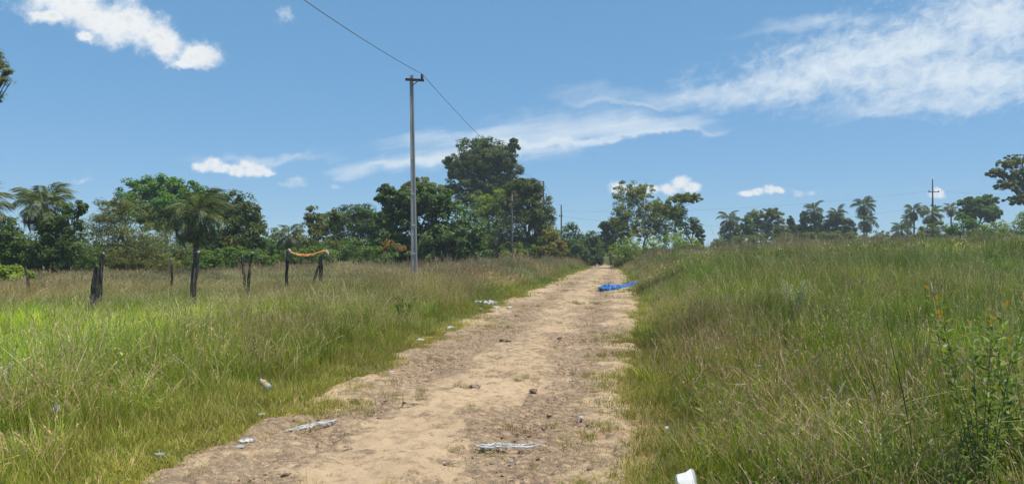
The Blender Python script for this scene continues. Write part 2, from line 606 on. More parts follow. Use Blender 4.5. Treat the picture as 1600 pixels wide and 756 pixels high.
def build_ground():
    xs = axis(-3500, 3500, -16, 16, .25, 1.09)
    ys = axis(-400, 5000, -3, 34, .25, 1.07)
    X, Y = np.meshgrid(xs, ys)
    s = np.abs(X - road_cx(Y)) - road_hw(Y)
    Z = height(X, Y)
    Z = Z - .10 * (1 - sstep(-.55, -.25, s)) * (Y < 150)
    Z = Z + (fbm(X * 2.2, Y * 2.2, 8, 3) - .5) * .05 * (np.abs(X) < 40) * (Y < 60)
    v = np.stack([X, Y, Z], -1).reshape(-1, 3)
    ny, nx = X.shape
    i = np.arange(ny - 1)[:, None] * nx + np.arange(nx - 1)[None]
    f = np.stack([i, i + 1, i + nx + 1, i + nx], -1).reshape(-1, 4)
    me = np_mesh('ground', v, f, smooth=True)
    a = me.attributes.new('sand', 'FLOAT', 'POINT')
    sand = 1.0 - sstep(-.2, .75, s + (fbm(X * .8, Y * .5, 77, 3) - .5) * 1.0)
    a.data.foreach_set('value', (sand * (Y < 150)).ravel().astype(np.float32))
    o = link('ground', me, M['soil'])
    tag(o, 'grassy sandy soil of the meadow on both sides', kind='structure')


def build_road():
    ys = [1.0]
    while ys[-1] < 150:
        ys.append(ys[-1] + max(.035, .0045 * ys[-1]))
    ys = np.array([-6, -3, -1.5, -.5, 0, .5] + ys)
    ss = np.linspace(-1.28, 1.28, 128)
    S, Y = np.meshgrid(ss, ys)
    X = road_cx(Y) + S * road_hw(Y)
    edge = (np.abs(S) - 1.0) * road_hw(Y) + (fbm(X * 1.1, Y * .7, 23, 4, .6) - .5) * np.where(S > 0, .6, 1.1)
    g = gravel_mask(X, Y)
    s = X - road_cx(Y)
    Z = height(X, Y) + .03 - .16 * sstep(-.05, .55, edge)
    # two shallow wheel ruts, crumbly stony patches, hollows
    Z += -.035 * np.exp(-((s + .95) / .42) ** 2) - .03 * np.exp(-((s - .9) / .4) ** 2)
    Z += (fbm(X * .8, Y * .8, 31, 3) - .5) * .07
    lump = fbm(X * 9, Y * 9, 33, 4, .65) - .5
    Z += lump * (.045 + .06 * np.clip(g, 0, 1))
    Z += (fbm(X * 2.6, Y * 2.6, 35, 3) - .5) * .08
    v = np.stack([X, Y, Z], -1).reshape(-1, 3)
    ny, nx = X.shape
    i = np.arange(ny - 1)[:, None] * nx + np.arange(nx - 1)[None]
    f = np.stack([i, i + 1, i + nx + 1, i + nx], -1).reshape(-1, 4)
    me = np_mesh('dirt_road', v, f, smooth=True)
    a = me.attributes.new('gravel', 'FLOAT', 'POINT')
    a.data.foreach_set('value', g.ravel().astype(np.float32))
    o = link('dirt_road', me, M['track'])
    tag(o, 'rutted sandy dirt track running away through the grass', kind='structure')


build_ground()
build_road()


def road_z(x, y):
    return hz(x, y) + .03


# ------------------------------------------------------------------ trees
def jitter_cols(n, palette, rs, var=.22):
    cs = np.array([p[0] for p in palette], float); w = np.array([p[1] for p in palette], float); w /= w.sum()
    k = rs.choice(len(cs), n, p=w)
    c = cs[k] * (1 + rs.uniform(-var, var, (n, 1))) * (1 + rs.uniform(-.08, .08, (n, 3)))
    return np.clip(c * np.array((2.02, 1.76, 1.10)), 0.004, .9)


def leaf_quads(cen, nrm, size, aspect, rs, droop=0.0):
    """one folded rhombus per centre"""
    n = len(cen)
    nrm = nrm / np.maximum(np.linalg.norm(nrm, axis=1, keepdims=True), 1e-6)
    t = rs.normal(size=(n, 3)); t[:, 2] -= droop
    t = t - nrm * np.sum(t * nrm, 1, keepdims=True)
    t /= np.maximum(np.linalg.norm(t, axis=1, keepdims=True), 1e-6)
    b = np.cross(nrm, t)
    L = (size * rs.uniform(.65, 1.35, n))[:, None]
    Wd = L * aspect
    p0 = cen - t * L * .5
    p1 = cen + b * Wd * .5 + nrm * L * .08
    p2 = cen + t * L * .5 - nrm * L * .05
    p3 = cen - b * Wd * .5 + nrm * L * .08
    v = np.stack([p0, p1, p2, p3], 1).reshape(-1, 3)
    f = np.arange(n * 4).reshape(n, 4)
    return v, f


GREEN = {
    'dark': [((.040, .080, .024), 4), ((.058, .105, .028), 3), ((.09, .14, .042), 1.4)],
    'mid': [((.055, .110, .022), 4), ((.075, .135, .028), 3), ((.10, .155, .04), 1.2)],
    'bright': [((.070, .160, .020), 4), ((.095, .190, .026), 3), ((.05, .115, .018), 2)],
    'olive': [((.095, .120, .038), 4), ((.12, .145, .05), 3), ((.07, .095, .028), 2)],
    'grey': [((.125, .150, .075), 4), ((.145, .17, .09), 3), ((.09, .115, .05), 2)],
    'lime': [((.125, .190, .026), 4), ((.155, .215, .036), 3), ((.085, .14, .022), 2)],
    'mango': [((.040, .078, .020), 5), ((.060, .10, .025), 3), ((.18, .13, .04), .9), ((.13, .14, .04), 1.2)],
    'redmango': [((.040, .078, .020), 5), ((.060, .10, .025), 3), ((.17, .09, .04), .8), ((.12, .13, .035), 1.5)],
    'rust': [((.34, .125, .05), 2), ((.25, .10, .04), 1.5), ((.07, .105, .03), 3.5)],
    'redbush': [((.08, .13, .028), 3), ((.155, .17, .04), 2), ((.19, .085, .045), 2)],
}

N_TRI = 0


def tree(name, label, d, base_px, lobes, pal='mid', leaf=.0, dens=1.0, clump=.30, fill=.35, aspect=.55, bark='bark', group=None,
         trunk_r=None, cat='tree', seed=0, droop=.3, limbs=14, perclump=46, up=.5, fork=.35, depth=.85, stems=1, twigs=0, skirt=None):
    global N_TRI
    if skirt is None: skirt = 2.0 if cat == 'shrub' else 0.0
    rs = np.random.default_rng(1000 + seed)
    rr = random.Random(500 + seed)
    bx = (base_px - 800) / F * d
    by = d
    base = Vector((bx, by, hz(bx, by)))
    root = empty(name, base)
    tag(root, label, cat, group)
    leaf = leaf * .98 if leaf else max(.10, d * .0030)
    L3 = []
    for i, (px, py, rx, ry) in enumerate(lobes):
        c = at(px, py, d)
        grow = 1.10 if 0 < base_px < 930 else 1.0          # the left tree line is one dense mass
        rxm, rym = rx * grow / F * d, ry * (grow * .5 + .5) / F * d
        off = rr.uniform(-.35, .35) * rxm if len(lobes) > 1 else 0
        c.y += off
        low = c.z - rym - base.z
        if skirt and low < skirt * (max(at(q[0], q[1], d).z + q[3] / F * d for q in lobes) - base.z):
            top = c.z + rym
            c.z = (top + base.z) / 2; rym = max(rym, (top - base.z) / 2)
        L3.append((np.array(c), np.array((rxm, rxm * depth, rym))))
    # crown
    V = []; Nn = []; K = []; clumps = []
    for c, r in L3:
        rc = clump * min(r[0], r[2]) + .05
        area = (r[0] * r[2] + r[0] * r[1] + r[1] * r[2]) / 3
        n = int(max(8, dens * 4.6 * area / (rc * rc)))
        q = rs.normal(size=(n, 3)); q /= np.linalg.norm(q, axis=1, keepdims=True)
        rad = np.where(rs.random(n) < fill, rs.uniform(.25, .8, n), rs.uniform(.78, 1.04, n))
        cc = c + q * r * rad[:, None]
        zmin = base.z + .10
        cc[:, 2] = np.maximum(cc[:, 2], zmin)
        crad = rc * rs.uniform(.55, 1.25, n)
        cnt = max(6, int(perclump))
        for j in range(n):
            m = int(cnt * 1.35 * rs.uniform(.6, 1.3))
            p = rs.normal(size=(m, 3)); p /= np.linalg.norm(p, axis=1, keepdims=True)
            rad2 = rs.uniform(.35, 1.0, m)[:, None] ** .6
            pos = cc[j] + p * rad2 * crad[j] * np.array((1.15, 1.15, .75))
            nr = p * .6 + q[j] * .35 + np.array((0, 0, up)) + rs.normal(size=(m, 3)) * .35
            V.append(pos); Nn.append(nr)
            tone = rs.uniform(.82, 1.2)
            K.append(jitter_cols(m, pal if isinstance(pal, list) else GREEN[pal], rs) * tone)
        clumps.append(cc)
    V = np.concatenate(V); Nn = np.concatenate(Nn); K = np.concatenate(K)
    V[:, 2] = np.maximum(V[:, 2], base.z + .05)
    v, f = leaf_quads(V, Nn, np.full(len(V), leaf), aspect, rs, droop)
    v = v - np.array(base)
    me = np_mesh('crown', v, f, np.repeat(K, 4, axis=0))
    N_TRI += 2 * len(f)
    crown = link('crown', me, M['leaf'], root)
    # trunk and limbs
    zt = max(c[2] + r[2] for c, r in L3); zb = base.z
    cen = np.mean([c for c, r in L3], axis=0)
    H = zt - zb
    if trunk_r is None: trunk_r = .035 * H * .55 + .04
    mb = MB()
    forks = []
    for s_ in range(stems):
        o0 = Vector((rr.uniform(-.1, .1), rr.uniform(-.1, .1), -.15)) * (1 if stems == 1 else 3)
        o0.z = -.15
        ft = Vector(((cen[0] - base.x) * .45 + rr.uniform(-.1, .1) * H * stems * .5, (cen[1] - base.y) * .4 + rr.uniform(-.1, .1) * H * (stems > 1), H * fork * rr.uniform(.85, 1.15)))
        pts = []
        for k in range(6):
            w = k / 5
            pts.append(o0.lerp(ft, w) + Vector((rr.uniform(-1, 1), rr.uniform(-1, 1), 0)) * .015 * H * (0 < k < 5))
        tr = trunk_r / (stems ** .5)
        mb.tube(pts, [tr * (1.35 if k == 0 else 1.0 - .07 * k) for k in range(6)], 8, True, .10, seed)
        forks.append((ft, tr * .62))
    allc = np.concatenate(clumps)
    for c, r in L3:
        ft, tr = forks[rr.randrange(len(forks))]
        tgt = Vector(c - np.array(base))
        mid = ft.lerp(tgt, .5) + Vector((rr.uniform(-.1, .1), rr.uniform(-.1, .1), .05)) * H * .3
        q0 = [ft, ft.lerp(mid, .55), mid, mid.lerp(tgt, .6), tgt]
        mb.tube(q0, [tr, tr * .85, tr * .65, tr * .5, tr * .3], 6, True, .08, seed + 3)
        for cc in clumps[[id(x) for x in (l[0] for l in L3)].index(id(c))][rs.permutation(len(clumps[[id(x) for x in (l[0] for l in L3)].index(id(c))]))[:limbs]]:
            e = Vector(cc - np.array(base))
            st = mid.lerp(tgt, rr.uniform(0, 1))
            mm = st.lerp(e, .5) + Vector((rr.uniform(-.1, .1), rr.uniform(-.1, .1), rr.uniform(-.02, .12))) * (e - st).length
            mb.tube([st, mm, e], [tr * .34, tr * .22, tr * .07], 4, False)
    for k in range(twigs):      # bare branches rising out of the crown
        ft, tr = forks[rr.randrange(len(forks))]
        c, r = L3[rr.randrange(len(L3))]
        e = Vector(c - np.array(base)) + Vector((rr.uniform(-1, 1) * r[0], rr.uniform(-1, 1) * r[1], r[2] * rr.uniform(.6, 1.35)))
        mm = ft.lerp(e, .5) + Vector((rr.uniform(-.15, .15), rr.uniform(-.15, .15), 0)) * H * .3
        mb.tube([ft, ft.lerp(mm, .6), mm, mm.lerp(e, .6), e], [tr * .5, tr * .4, tr * .3, tr * .2, tr * .06], 5, False)
        for j in range(4):
            s0 = mm.lerp(e, rr.uniform(.1, .9))
            e2 = s0 + Vector((rr.uniform(-1, 1), rr.uniform(-.6, .6), rr.uniform(.2, 1))) * H * .10
            mb.tube([s0, s0.lerp(e2, .5) + Vector((0, 0, .01 * H)), e2], [tr * .14, tr * .10, tr * .04], 4, False)
    tro = mb.build('trunk', M[bark], root, smooth=True)
    return root


TREES = [
    # ---- left of the track
    dict(name='thorn_tree', label='feathery thorn tree whose branch tips reach in at the upper left edge', d=15, base_px=-190, seed=1, pal='grey',
         lobes=[(-80, 110, 75, 60), (-130, 40, 90, 60), (-22, 118, 30, 20), (-120, 180, 70, 40), (2, 100, 14, 7), (5, 128, 15, 8), (10, 112, 13, 3), (-4, 84, 12, 6), (-6, 152, 8, 12)], leaf=.045, clump=.34, dens=.5, perclump=40, aspect=.28, fill=.5, trunk_r=.12),
    dict(name='shrub', label='leafy green shrub cut by the left edge of the picture under a palm', d=44, base_px=5, seed=2, pal='mid', cat='shrub',
         lobes=[(-15, 370, 40, 35), (15, 365, 26, 32), (38, 385, 26, 30), (5, 415, 50, 26), (-45, 395, 40, 40)], leaf=.15),
    dict(name='shrub', label='low yellow-green broad-leaved bush left of the leftmost short fence post', d=34, base_px=12, seed=3, pal='lime', cat='shrub',
         lobes=[(0, 432, 42, 16), (30, 436, 22, 12), (-40, 428, 40, 20)], leaf=.20, fork=.15, trunk_r=.03),
    dict(name='broadleaf_tree', label='dark tree smothered in creepers behind the tall left palm', skirt=.45, d=44.3, base_px=95, seed=4, pal='dark',
         lobes=[(108, 345, 20, 26), (88, 368, 26, 30), (120, 385, 30, 30), (68, 395, 26, 26), (128, 325, 9, 10), (72, 350, 9, 20)], leaf=.15),
    dict(name='shrub', label='fresh green bush low between the tall left palm and the willowy tree', d=46, base_px=105, seed=5, pal='bright', cat='shrub',
         lobes=[(80, 405, 22, 16), (110, 420, 34, 16), (75, 428, 34, 14), (140, 424, 24, 12)], leaf=.14, fork=.2, trunk_r=.04),
    dict(name='willowy_tree', label='willowy grey-green tree with drooping sprays in front of the domed tree', skirt=.45, d=50, base_px=190, seed=6, pal='grey',
         lobes=[(165, 338, 32, 26), (200, 345, 34, 32), (150, 372, 34, 34), (195, 385, 44, 36), (240, 378, 34, 34), (165, 410, 44, 22), (225, 415, 46, 20), (185, 322, 14, 12)], leaf=.17, aspect=.3, droop=1.2, up=.2),
    dict(name='domed_tree', label='bright green dome-shaped tree standing tallest among the far left trees', d=76, base_px=262, seed=7, pal='bright',
         lobes=[(212, 306, 28, 22), (245, 292, 34, 18), (280, 300, 32, 20), (225, 328, 36, 16), (268, 322, 40, 18), (300, 322, 20, 20), (245, 348, 30, 12)], leaf=.26, clump=.34, dens=.9, fork=.45, aspect=.6, up=.9, bark='pale_bark'),
    dict(name='mango_tree', label='dark rounded mango tree with yellowish new leaves right of the domed tree', skirt=.45, d=63, base_px=365, seed=8, pal='mango',
         lobes=[(340, 322, 30, 22), (368, 326, 28, 24), (388, 345, 24, 26), (345, 350, 34, 26), (375, 362, 30, 24), (400, 368, 14, 22), (335, 372, 28, 22)], leaf=.28, aspect=.4, dens=1.1),
    dict(name='shrub', label='low leafy shrub under the dark mango tree behind the paired fence posts', d=52, base_px=365, seed=9, pal='mid', cat='shrub',
         lobes=[(355, 400, 32, 16), (390, 402, 26, 16), (325, 408, 28, 14), (410, 410, 20, 12)], leaf=.15, fork=.2, trunk_r=.04),
    dict(name='shrub', label='grey-green bush at the foot of the drooping palm in the left thicket', d=54, base_px=280, seed=10, pal='olive', cat='shrub',
         lobes=[(275, 395, 34, 26), (300, 410, 34, 18), (255, 412, 36, 16)], leaf=.16, fork=.2, trunk_r=.05),
    dict(name='small_tree', label='small green tree left of the thin dark palm between thickets', skirt=.45, d=72, base_px=432, seed=11, pal='mid',
         lobes=[(430, 385, 22, 24), (445, 395, 24, 18), (412, 398, 20, 16)], leaf=.22),
    dict(name='small_tree', label='slender tree with a wispy top right of the thin dark palm', skirt=.45, d=74, base_px=492, seed=12, pal='olive',
         lobes=[(490, 338, 10, 14), (497, 352, 16, 16), (480, 368, 20, 20), (505, 372, 22, 20), (522, 338, 8, 12)], leaf=.20, dens=.8),
    dict(name='broadleaf_tree', label='wide dark-crowned tree left of the big bushy tree by the tall pole', skirt=.45, d=80, base_px=555, seed=13, pal='dark',
         lobes=[(545, 345, 34, 22), (578, 342, 30, 22), (520, 362, 28, 24), (565, 370, 42, 26), (598, 360, 22, 28), (535, 385, 36, 18)], leaf=.24),
    dict(name='shrub', label='mid-green bush in front of the wide dark-crowned tree', d=64, base_px=540, seed=14, pal='mid', cat='shrub',
         lobes=[(520, 392, 32, 18), (556, 388, 28, 20), (490, 400, 32, 14), (588, 398, 24, 14), (455, 402, 26, 13)], leaf=.18, fork=.2, trunk_r=.05),
    dict(name='shrub', label='rust-orange dried bush at the foot of the trees left of the tall pole', d=60, base_px=612, seed=15, pal='rust', cat='shrub',
         lobes=[(610, 381, 10, 5), (626, 386, 10, 5), (600, 390, 8, 4)], leaf=.15, fork=.5, trunk_r=.03, dens=.35, clump=.5, perclump=22, skirt=0.0),
    dict(name='bushy_tree', label='big bushy dark-green tree behind the tall concrete pole', skirt=.45, d=67, base_px=680, seed=16, pal='dark',
         lobes=[(603, 306, 16, 15), (630, 318, 32, 24), (668, 314, 34, 24), (612, 345, 26, 28), (650, 352, 40, 32), (702, 336, 34, 30), (725, 362, 32, 32), (685, 375, 44, 28), (640, 385, 36, 18), (742, 388, 20, 16), (715, 392, 34, 12)], leaf=.30, aspect=.65, dens=1.0, perclump=44, clump=.27),
    dict(name='small_tree', label='olive treetop showing above the big bushy tree', d=96, base_px=655, seed=17, pal='olive',
         lobes=[(640, 300, 16, 14), (658, 290, 18, 12), (676, 298, 16, 12), (655, 312, 28, 16)], leaf=.26, dens=.9),
    dict(name='tall_tree', label='tallest tree, open dark crown rising above all others near the track', d=110, base_px=762, seed=18, pal=[((.052, .084, .03), 4), ((.072, .105, .038), 3), ((.10, .13, .052), 1.3)],
         lobes=[(742, 232, 26, 18), (768, 232, 24, 16), (718, 255, 22, 13), (790, 248, 20, 14), (802, 228, 9, 10), (752, 262, 34, 18), (795, 270, 20, 16), (740, 285, 36, 18), (775, 288, 34, 18), (706, 296, 14, 7), (712, 272, 12, 8), (748, 308, 34, 18), (780, 304, 28, 18), (765, 250, 30, 18)], leaf=.30, clump=.32, dens=1.0, perclump=40, fork=.5, trunk_r=.45, limbs=18),
    dict(name='broadleaf_tree', label='yellow-green tree below the tallest tree, left of the thin wooden pole', skirt=.45, d=98, base_px=765, seed=19, pal='lime',
         lobes=[(758, 325, 26, 20), (785, 312, 18, 16), (745, 350, 24, 22), (775, 345, 26, 26)], leaf=.28, aspect=.5),
    dict(name='mango_tree', label='dark mango tree with reddish new leaves behind the thin wooden pole', skirt=.45, d=92, base_px=818, seed=20, pal='redmango',
         lobes=[(812, 296, 22, 16), (832, 298, 16, 16), (800, 322, 26, 22), (832, 326, 30, 24), (850, 352, 20, 24), (812, 356, 36, 26), (785, 370, 26, 24), (845, 380, 24, 18), (800, 388, 36, 14)], leaf=.30, aspect=.42, dens=1.5),
    dict(name='shrub', label='round bush with red-tinged leaves at the right foot of the red-leaved mango', d=84, base_px=862, seed=21, pal='redbush', cat='shrub',
         lobes=[(860, 370, 16, 14), (870, 382, 14, 14), (852, 388, 16, 12)], leaf=.24, fork=.25, trunk_r=.06),
    dict(name='shrub', label='fresh green sapling at the foot of the thin wooden pole', d=84, base_px=812, seed=22, pal='lime', cat='shrub',
         lobes=[(810, 388, 12, 10), (835, 392, 6, 7), (790, 394, 7, 6)], leaf=.2, fork=.3, trunk_r=.04, dens=.8),
    dict(name='broadleaf_tree', label='low dark dense tree sloping down to the far end of the track', skirt=.45, d=110, base_px=903, seed=23, pal='dark',
         lobes=[(885, 366, 20, 18), (906, 370, 18, 18), (925, 378, 14, 16), (935, 386, 8, 14), (895, 390, 26, 14), (920, 394, 20, 10)], leaf=.30, fork=.25),
    # ---- middle
    dict(name='small_tree', label='small dark tree just right of the far end of the track', d=120, base_px=955, seed=24, pal='dark',
         lobes=[(950, 352, 14, 8), (962, 348, 10, 8), (945, 368, 9, 10), (968, 362, 12, 16), (955, 382, 16, 12)], leaf=.28, dens=.9, fork=.4),
    dict(name='sparse_tree', label='airy many-stemmed tree with bare twigs right of the track', d=92, base_px=1003, seed=25, pal=[((.12, .155, .05), 4), ((.145, .175, .06), 3), ((.09, .12, .04), 2)],
         lobes=[(992, 300, 34, 20), (1008, 332, 40, 28), (974, 334, 24, 24), (1042, 325, 32, 18), (1072, 309, 26, 8), (1034, 358, 34, 22), (985, 362, 26, 18)],
         leaf=.24, clump=.21, dens=.62, perclump=32, fill=.6, fork=.28, stems=4, twigs=14, trunk_r=.24, bark='pale_bark', aspect=.45, limbs=14),
    dict(name='small_tree', label='dark bushy tree right behind the airy many-stemmed tree', skirt=.45, d=114, base_px=1078, seed=26, pal='dark',
         lobes=[(1062, 345, 12, 18), (1082, 352, 13, 13), (1093, 366, 8, 12), (1070, 370, 18, 12)], leaf=.27, dens=.9),
    dict(name='shrub', label='light green bush left of the stems of the airy many-stemmed tree', d=87, base_px=982, seed=27, pal='lime', cat='shrub',
         lobes=[(965, 388, 16, 10), (988, 385, 20, 11)], leaf=.18, fork=.2, trunk_r=.05),
    dict(name='shrub', label='wide light green bush right of the stems of the airy many-stemmed tree', d=85, base_px=1045, seed=42, pal='lime', cat='shrub',
         lobes=[(1025, 378, 20, 11), (1052, 378, 20, 10), (1080, 380, 16, 8)], leaf=.18, fork=.2, trunk_r=.05),
    # ---- right horizon
    dict(name='small_tree', label='leafy tree leaning on the palm at the left end of the right tree line', skirt=.45, d=138, base_px=1148, seed=28, pal='mid',
         lobes=[(1140, 360, 14, 14), (1156, 362, 14, 12), (1168, 352, 10, 12)], leaf=.32),
    dict(name='small_tree', label='thin-crowned pale-stemmed tree second in the right tree line', d=140, base_px=1192, seed=29, pal='olive',
         lobes=[(1180, 338, 16, 11), (1204, 334, 18, 9), (1170, 354, 13, 12), (1210, 352, 18, 12), (1190, 350, 14, 10), (1225, 362, 10, 10), (1176, 366, 16, 9), (1208, 367, 16, 9)], leaf=.26, dens=.75, stems=3, bark='pale_bark', trunk_r=.22),
    dict(name='conifer', label='small narrow dark evergreen, leftmost of the three evergreens on the right horizon', skirt=.45, d=142, base_px=1242, seed=30, pal='dark',
         lobes=[(1236, 352, 5, 16), (1246, 360, 8, 12), (1241, 366, 10, 6)], leaf=.30, fork=.6, trunk_r=.1),
    dict(name='conifer', label='pointed dark evergreen left of the palm trunk, middle of the three evergreens', skirt=.45, d=143, base_px=1258, seed=40, pal='dark',
         lobes=[(1258, 344, 7, 18), (1256, 358, 11, 12), (1262, 364, 12, 8)], leaf=.30, fork=.6, trunk_r=.12),
    dict(name='conifer', label='broad dark evergreen below the palm crown, rightmost of the three evergreens', skirt=.45, d=141.5, base_px=1277, seed=41, pal='dark',
         lobes=[(1272, 350, 10, 20), (1283, 352, 10, 18), (1278, 363, 14, 8)], leaf=.30, fork=.6, trunk_r=.14),
    dict(name='small_tree', label='dense green tree between two palms in the right tree line', skirt=.45, d=140, base_px=1318, seed=31, pal='dark',
         lobes=[(1306, 346, 14, 16), (1325, 352, 13, 16), (1316, 362, 18, 10), (1292, 360, 10, 10)], leaf=.32),
    dict(name='shrub', label='olive scrub filling the foot of the tree line right of the leftmost horizon palm', d=128, base_px=1200, seed=37, pal='olive', cat='shrub',
         lobes=[(1160, 374, 22, 6), (1195, 373, 24, 7), (1228, 371, 22, 8), (1130, 377, 18, 5)], leaf=.26, fork=.2, trunk_r=.05),
    dict(name='shrub', label='pale grassy scrub mound under the three dark evergreens', d=124, base_px=1290, seed=38, pal='olive', cat='shrub',
         lobes=[(1260, 370, 22, 7), (1295, 369, 24, 8), (1330, 369, 20, 7), (1355, 371, 18, 6)], leaf=.26, fork=.2, trunk_r=.05),
    dict(name='shrub', label='thin low scrub between the shaggy palm and the squat palm', d=118, base_px=1380, seed=39, pal='grey', cat='shrub',
         lobes=[(1372, 366, 12, 7), (1390, 368, 14, 6), (1408, 370, 16, 6)], leaf=.22, fork=.2, trunk_r=.04, dens=.7),
    dict(name='broadleaf_tree', label='flat-topped green tree left of the big tree at the right edge', d=122, base_px=1530, seed=32, pal='mid',
         lobes=[(1515, 318, 18, 10), (1542, 314, 18, 9), (1528, 332, 28, 10), (1550, 335, 14, 12), (1510, 338, 14, 12)], leaf=.30, dens=.9),
    dict(name='spreading_tree', label='large open spreading tree cut by the right edge of the picture', d=96, base_px=1592, seed=33, pal='grey',
         lobes=[(1575, 254, 20, 10), (1598, 250, 20, 9), (1556, 270, 16, 7), (1590, 272, 24, 10), (1570, 290, 20, 9), (1604, 292, 22, 12), (1590, 312, 22, 10), (1625, 265, 24, 16), (1630, 300, 26, 20)],
         leaf=.22, dens=.42, clump=.21, fill=.55, perclump=34, fork=.4, trunk_r=.3, limbs=16, stems=2),
    dict(name='shrub', label='rounded olive bush below the utility pole on the right horizon', d=92, base_px=1462, seed=34, pal='olive', cat='shrub',
         lobes=[(1450, 358, 16, 10), (1472, 356, 18, 11), (1440, 366, 16, 7)], leaf=.22, fork=.2, trunk_r=.05),
    dict(name='shrub', label='tall rounded green bush right of the utility pole on the right horizon', d=90, base_px=1508, seed=35, pal='mid', cat='shrub',
         lobes=[(1500, 350, 20, 14), (1520, 356, 16, 13), (1490, 362, 20, 9)], leaf=.22, fork=.2, trunk_r=.06),
    dict(name='shrub', label='yellow-green bush mass at the right edge below the spreading tree', d=84, base_px=1585, seed=36, pal='lime', cat='shrub',
         lobes=[(1550, 358, 24, 11), (1580, 352, 24, 14), (1605, 340, 22, 20), (1640, 345, 26, 20), (1565, 364, 24, 8)], leaf=.20, fork=.2, trunk_r=.06),
]
for kw in TREES:
    kw = dict(kw)
    g = {'shrub': 'shrubs along the tree lines'}.get(kw.get('cat'), 'trees of the far tree lines')
    tree(group=g, **kw)


# ------------------------------------------------------------------ palms: each frond an object of its own
def frond_mesh(name, seed, L, leaflets=34, lf=.42, curl=1.0, cols=((.06, .085, .03), (.085, .105, .045))):
    rs = np.random.default_rng(seed)
    V = []; Fq = []; K = []
    pts = []
    ang = 0.0; p = np.array((0., 0., 0.)); n = 14
    for i in range(n + 1):
        pts.append(p.copy())
        w = i / n
        ang = -curl * (w ** 1.6) * 1.5
        p = p + np.array((math.cos(ang), 0, math.sin(ang))) * L / n
    pts = np.array(pts)
    def add(q, c):
        b = len(V); V.extend(q); Fq.append((b, b + 1, b + 2, b + 3)); K.extend([c] * 4)
    rc = np.array((.11, .11, .05))
    for i in range(n):
        w0 = .018 * L * .5 * (1 - i / n) + .006; w1 = .022 * L * .5 * (1 - (i + 1) / n) + .006
        a, b = pts[i], pts[i + 1]
        add([a + (0, -w0, 0), a + (0, w0, 0), b + (0, w1, 0), b + (0, -w1, 0)], rc)
    for s in (-1, 1):
        for j in range(leaflets):
            w = .12 + .88 * (j + rs.uniform(-.3, .3)) / leaflets
            w = min(max(w, .05), .999)
            k = min(int(w * n), n - 1); fr = w * n - k
            o_ = pts[k] * (1 - fr) + pts[k + 1] * fr
            t = pts[k + 1] - pts[k]; t /= np.linalg.norm(t)
            ll = lf * L * (math.sin(math.pi * min(.98, .15 + w * .8))) * rs.uniform(.75, 1.1)
            dirv = np.array((0, s, 0)) * .8 + t * .75 + np.array((0, 0, rs.uniform(-.35, .25)))
            dirv /= np.linalg.norm(dirv)
            m_ = o_ + dirv * ll * .55
            e = o_ + dirv * ll + np.array((0, 0, -.75 * ll * rs.uniform(.4, 1.3)))
            wd = t * .034 * L * .55
            c = np.array(cols[0]) * (1 - rs.random()) + np.array(cols[1]) * rs.random()
            add([o_ - wd * .4, m_ - wd, e, m_ + wd], c)
    return np_mesh(name, np.array(V), np.array(Fq), np.array(K))


FRONDS = {}
for key, cols in (('green', ((.13, .17, .045), (.19, .22, .08))), ('grey', ((.19, .225, .09), (.26, .285, .14))), ('dry', ((.20, .15, .08), (.13, .11, .05)))):
    FRONDS[key] = [frond_mesh('palm_frond_%s' % key, 40 + i + len(key) * 7, 1.0, 46, .44, .8 + .32 * i, cols) for i in range(3)]
    for me in FRONDS[key]: me.materials.append(M['leaf'])


def palm(label, d, px, py, r_px, n=18, kind='green', dry=3, seed=0, group=None, tr=.10, lo=-70, skirt=0, sway=0.0):
    rr = random.Random(seed + 90)
    c = at(px, py, d)
    base = Vector((c.x + sway, d, hz(c.x, d)))
    root = empty('palm_tree', base)
    tag(root, label, 'palm', group)
    H = c.z - base.z
    L = r_px / F * d
    mb = MB()
    pts = [Vector((-sway * (k / 6) ** 2 , 0, -.1 + (H + .1) * k / 6)) for k in range(7)]
    mb.tube(pts, [tr * (1.25 - .25 * k / 6) for k in range(7)], 8, True, .08, seed)
    mb.build('trunk', M['palm_trunk'], root, smooth=True)
    top = Vector((-sway, 0, H))
    for i in range(n):
        dead = i >= n - dry
        me = FRONDS['dry' if dead else kind][rr.randrange(3)]
        o = bpy.data.objects.new('frond', me)
        col.objects.link(o)
        o.parent = root
        az = i * 2.39996 + rr.uniform(-.3, .3)
        w = i / max(1, n - 1)
        pitch = math.radians(78 - w * (78 - lo) + rr.uniform(-10, 10))
        if dead: pitch = math.radians(lo - rr.uniform(0, 18))
        s = L * rr.uniform(.85, 1.15)
        o.location = top + Vector((math.cos(az), math.sin(az), 0)) * tr * .6 + Vector((0, 0, -.06 * L * w * 3))
        o.rotation_euler = (rr.uniform(-.3, .3), -pitch, az)
        o.scale = (s, s, s)
    return root


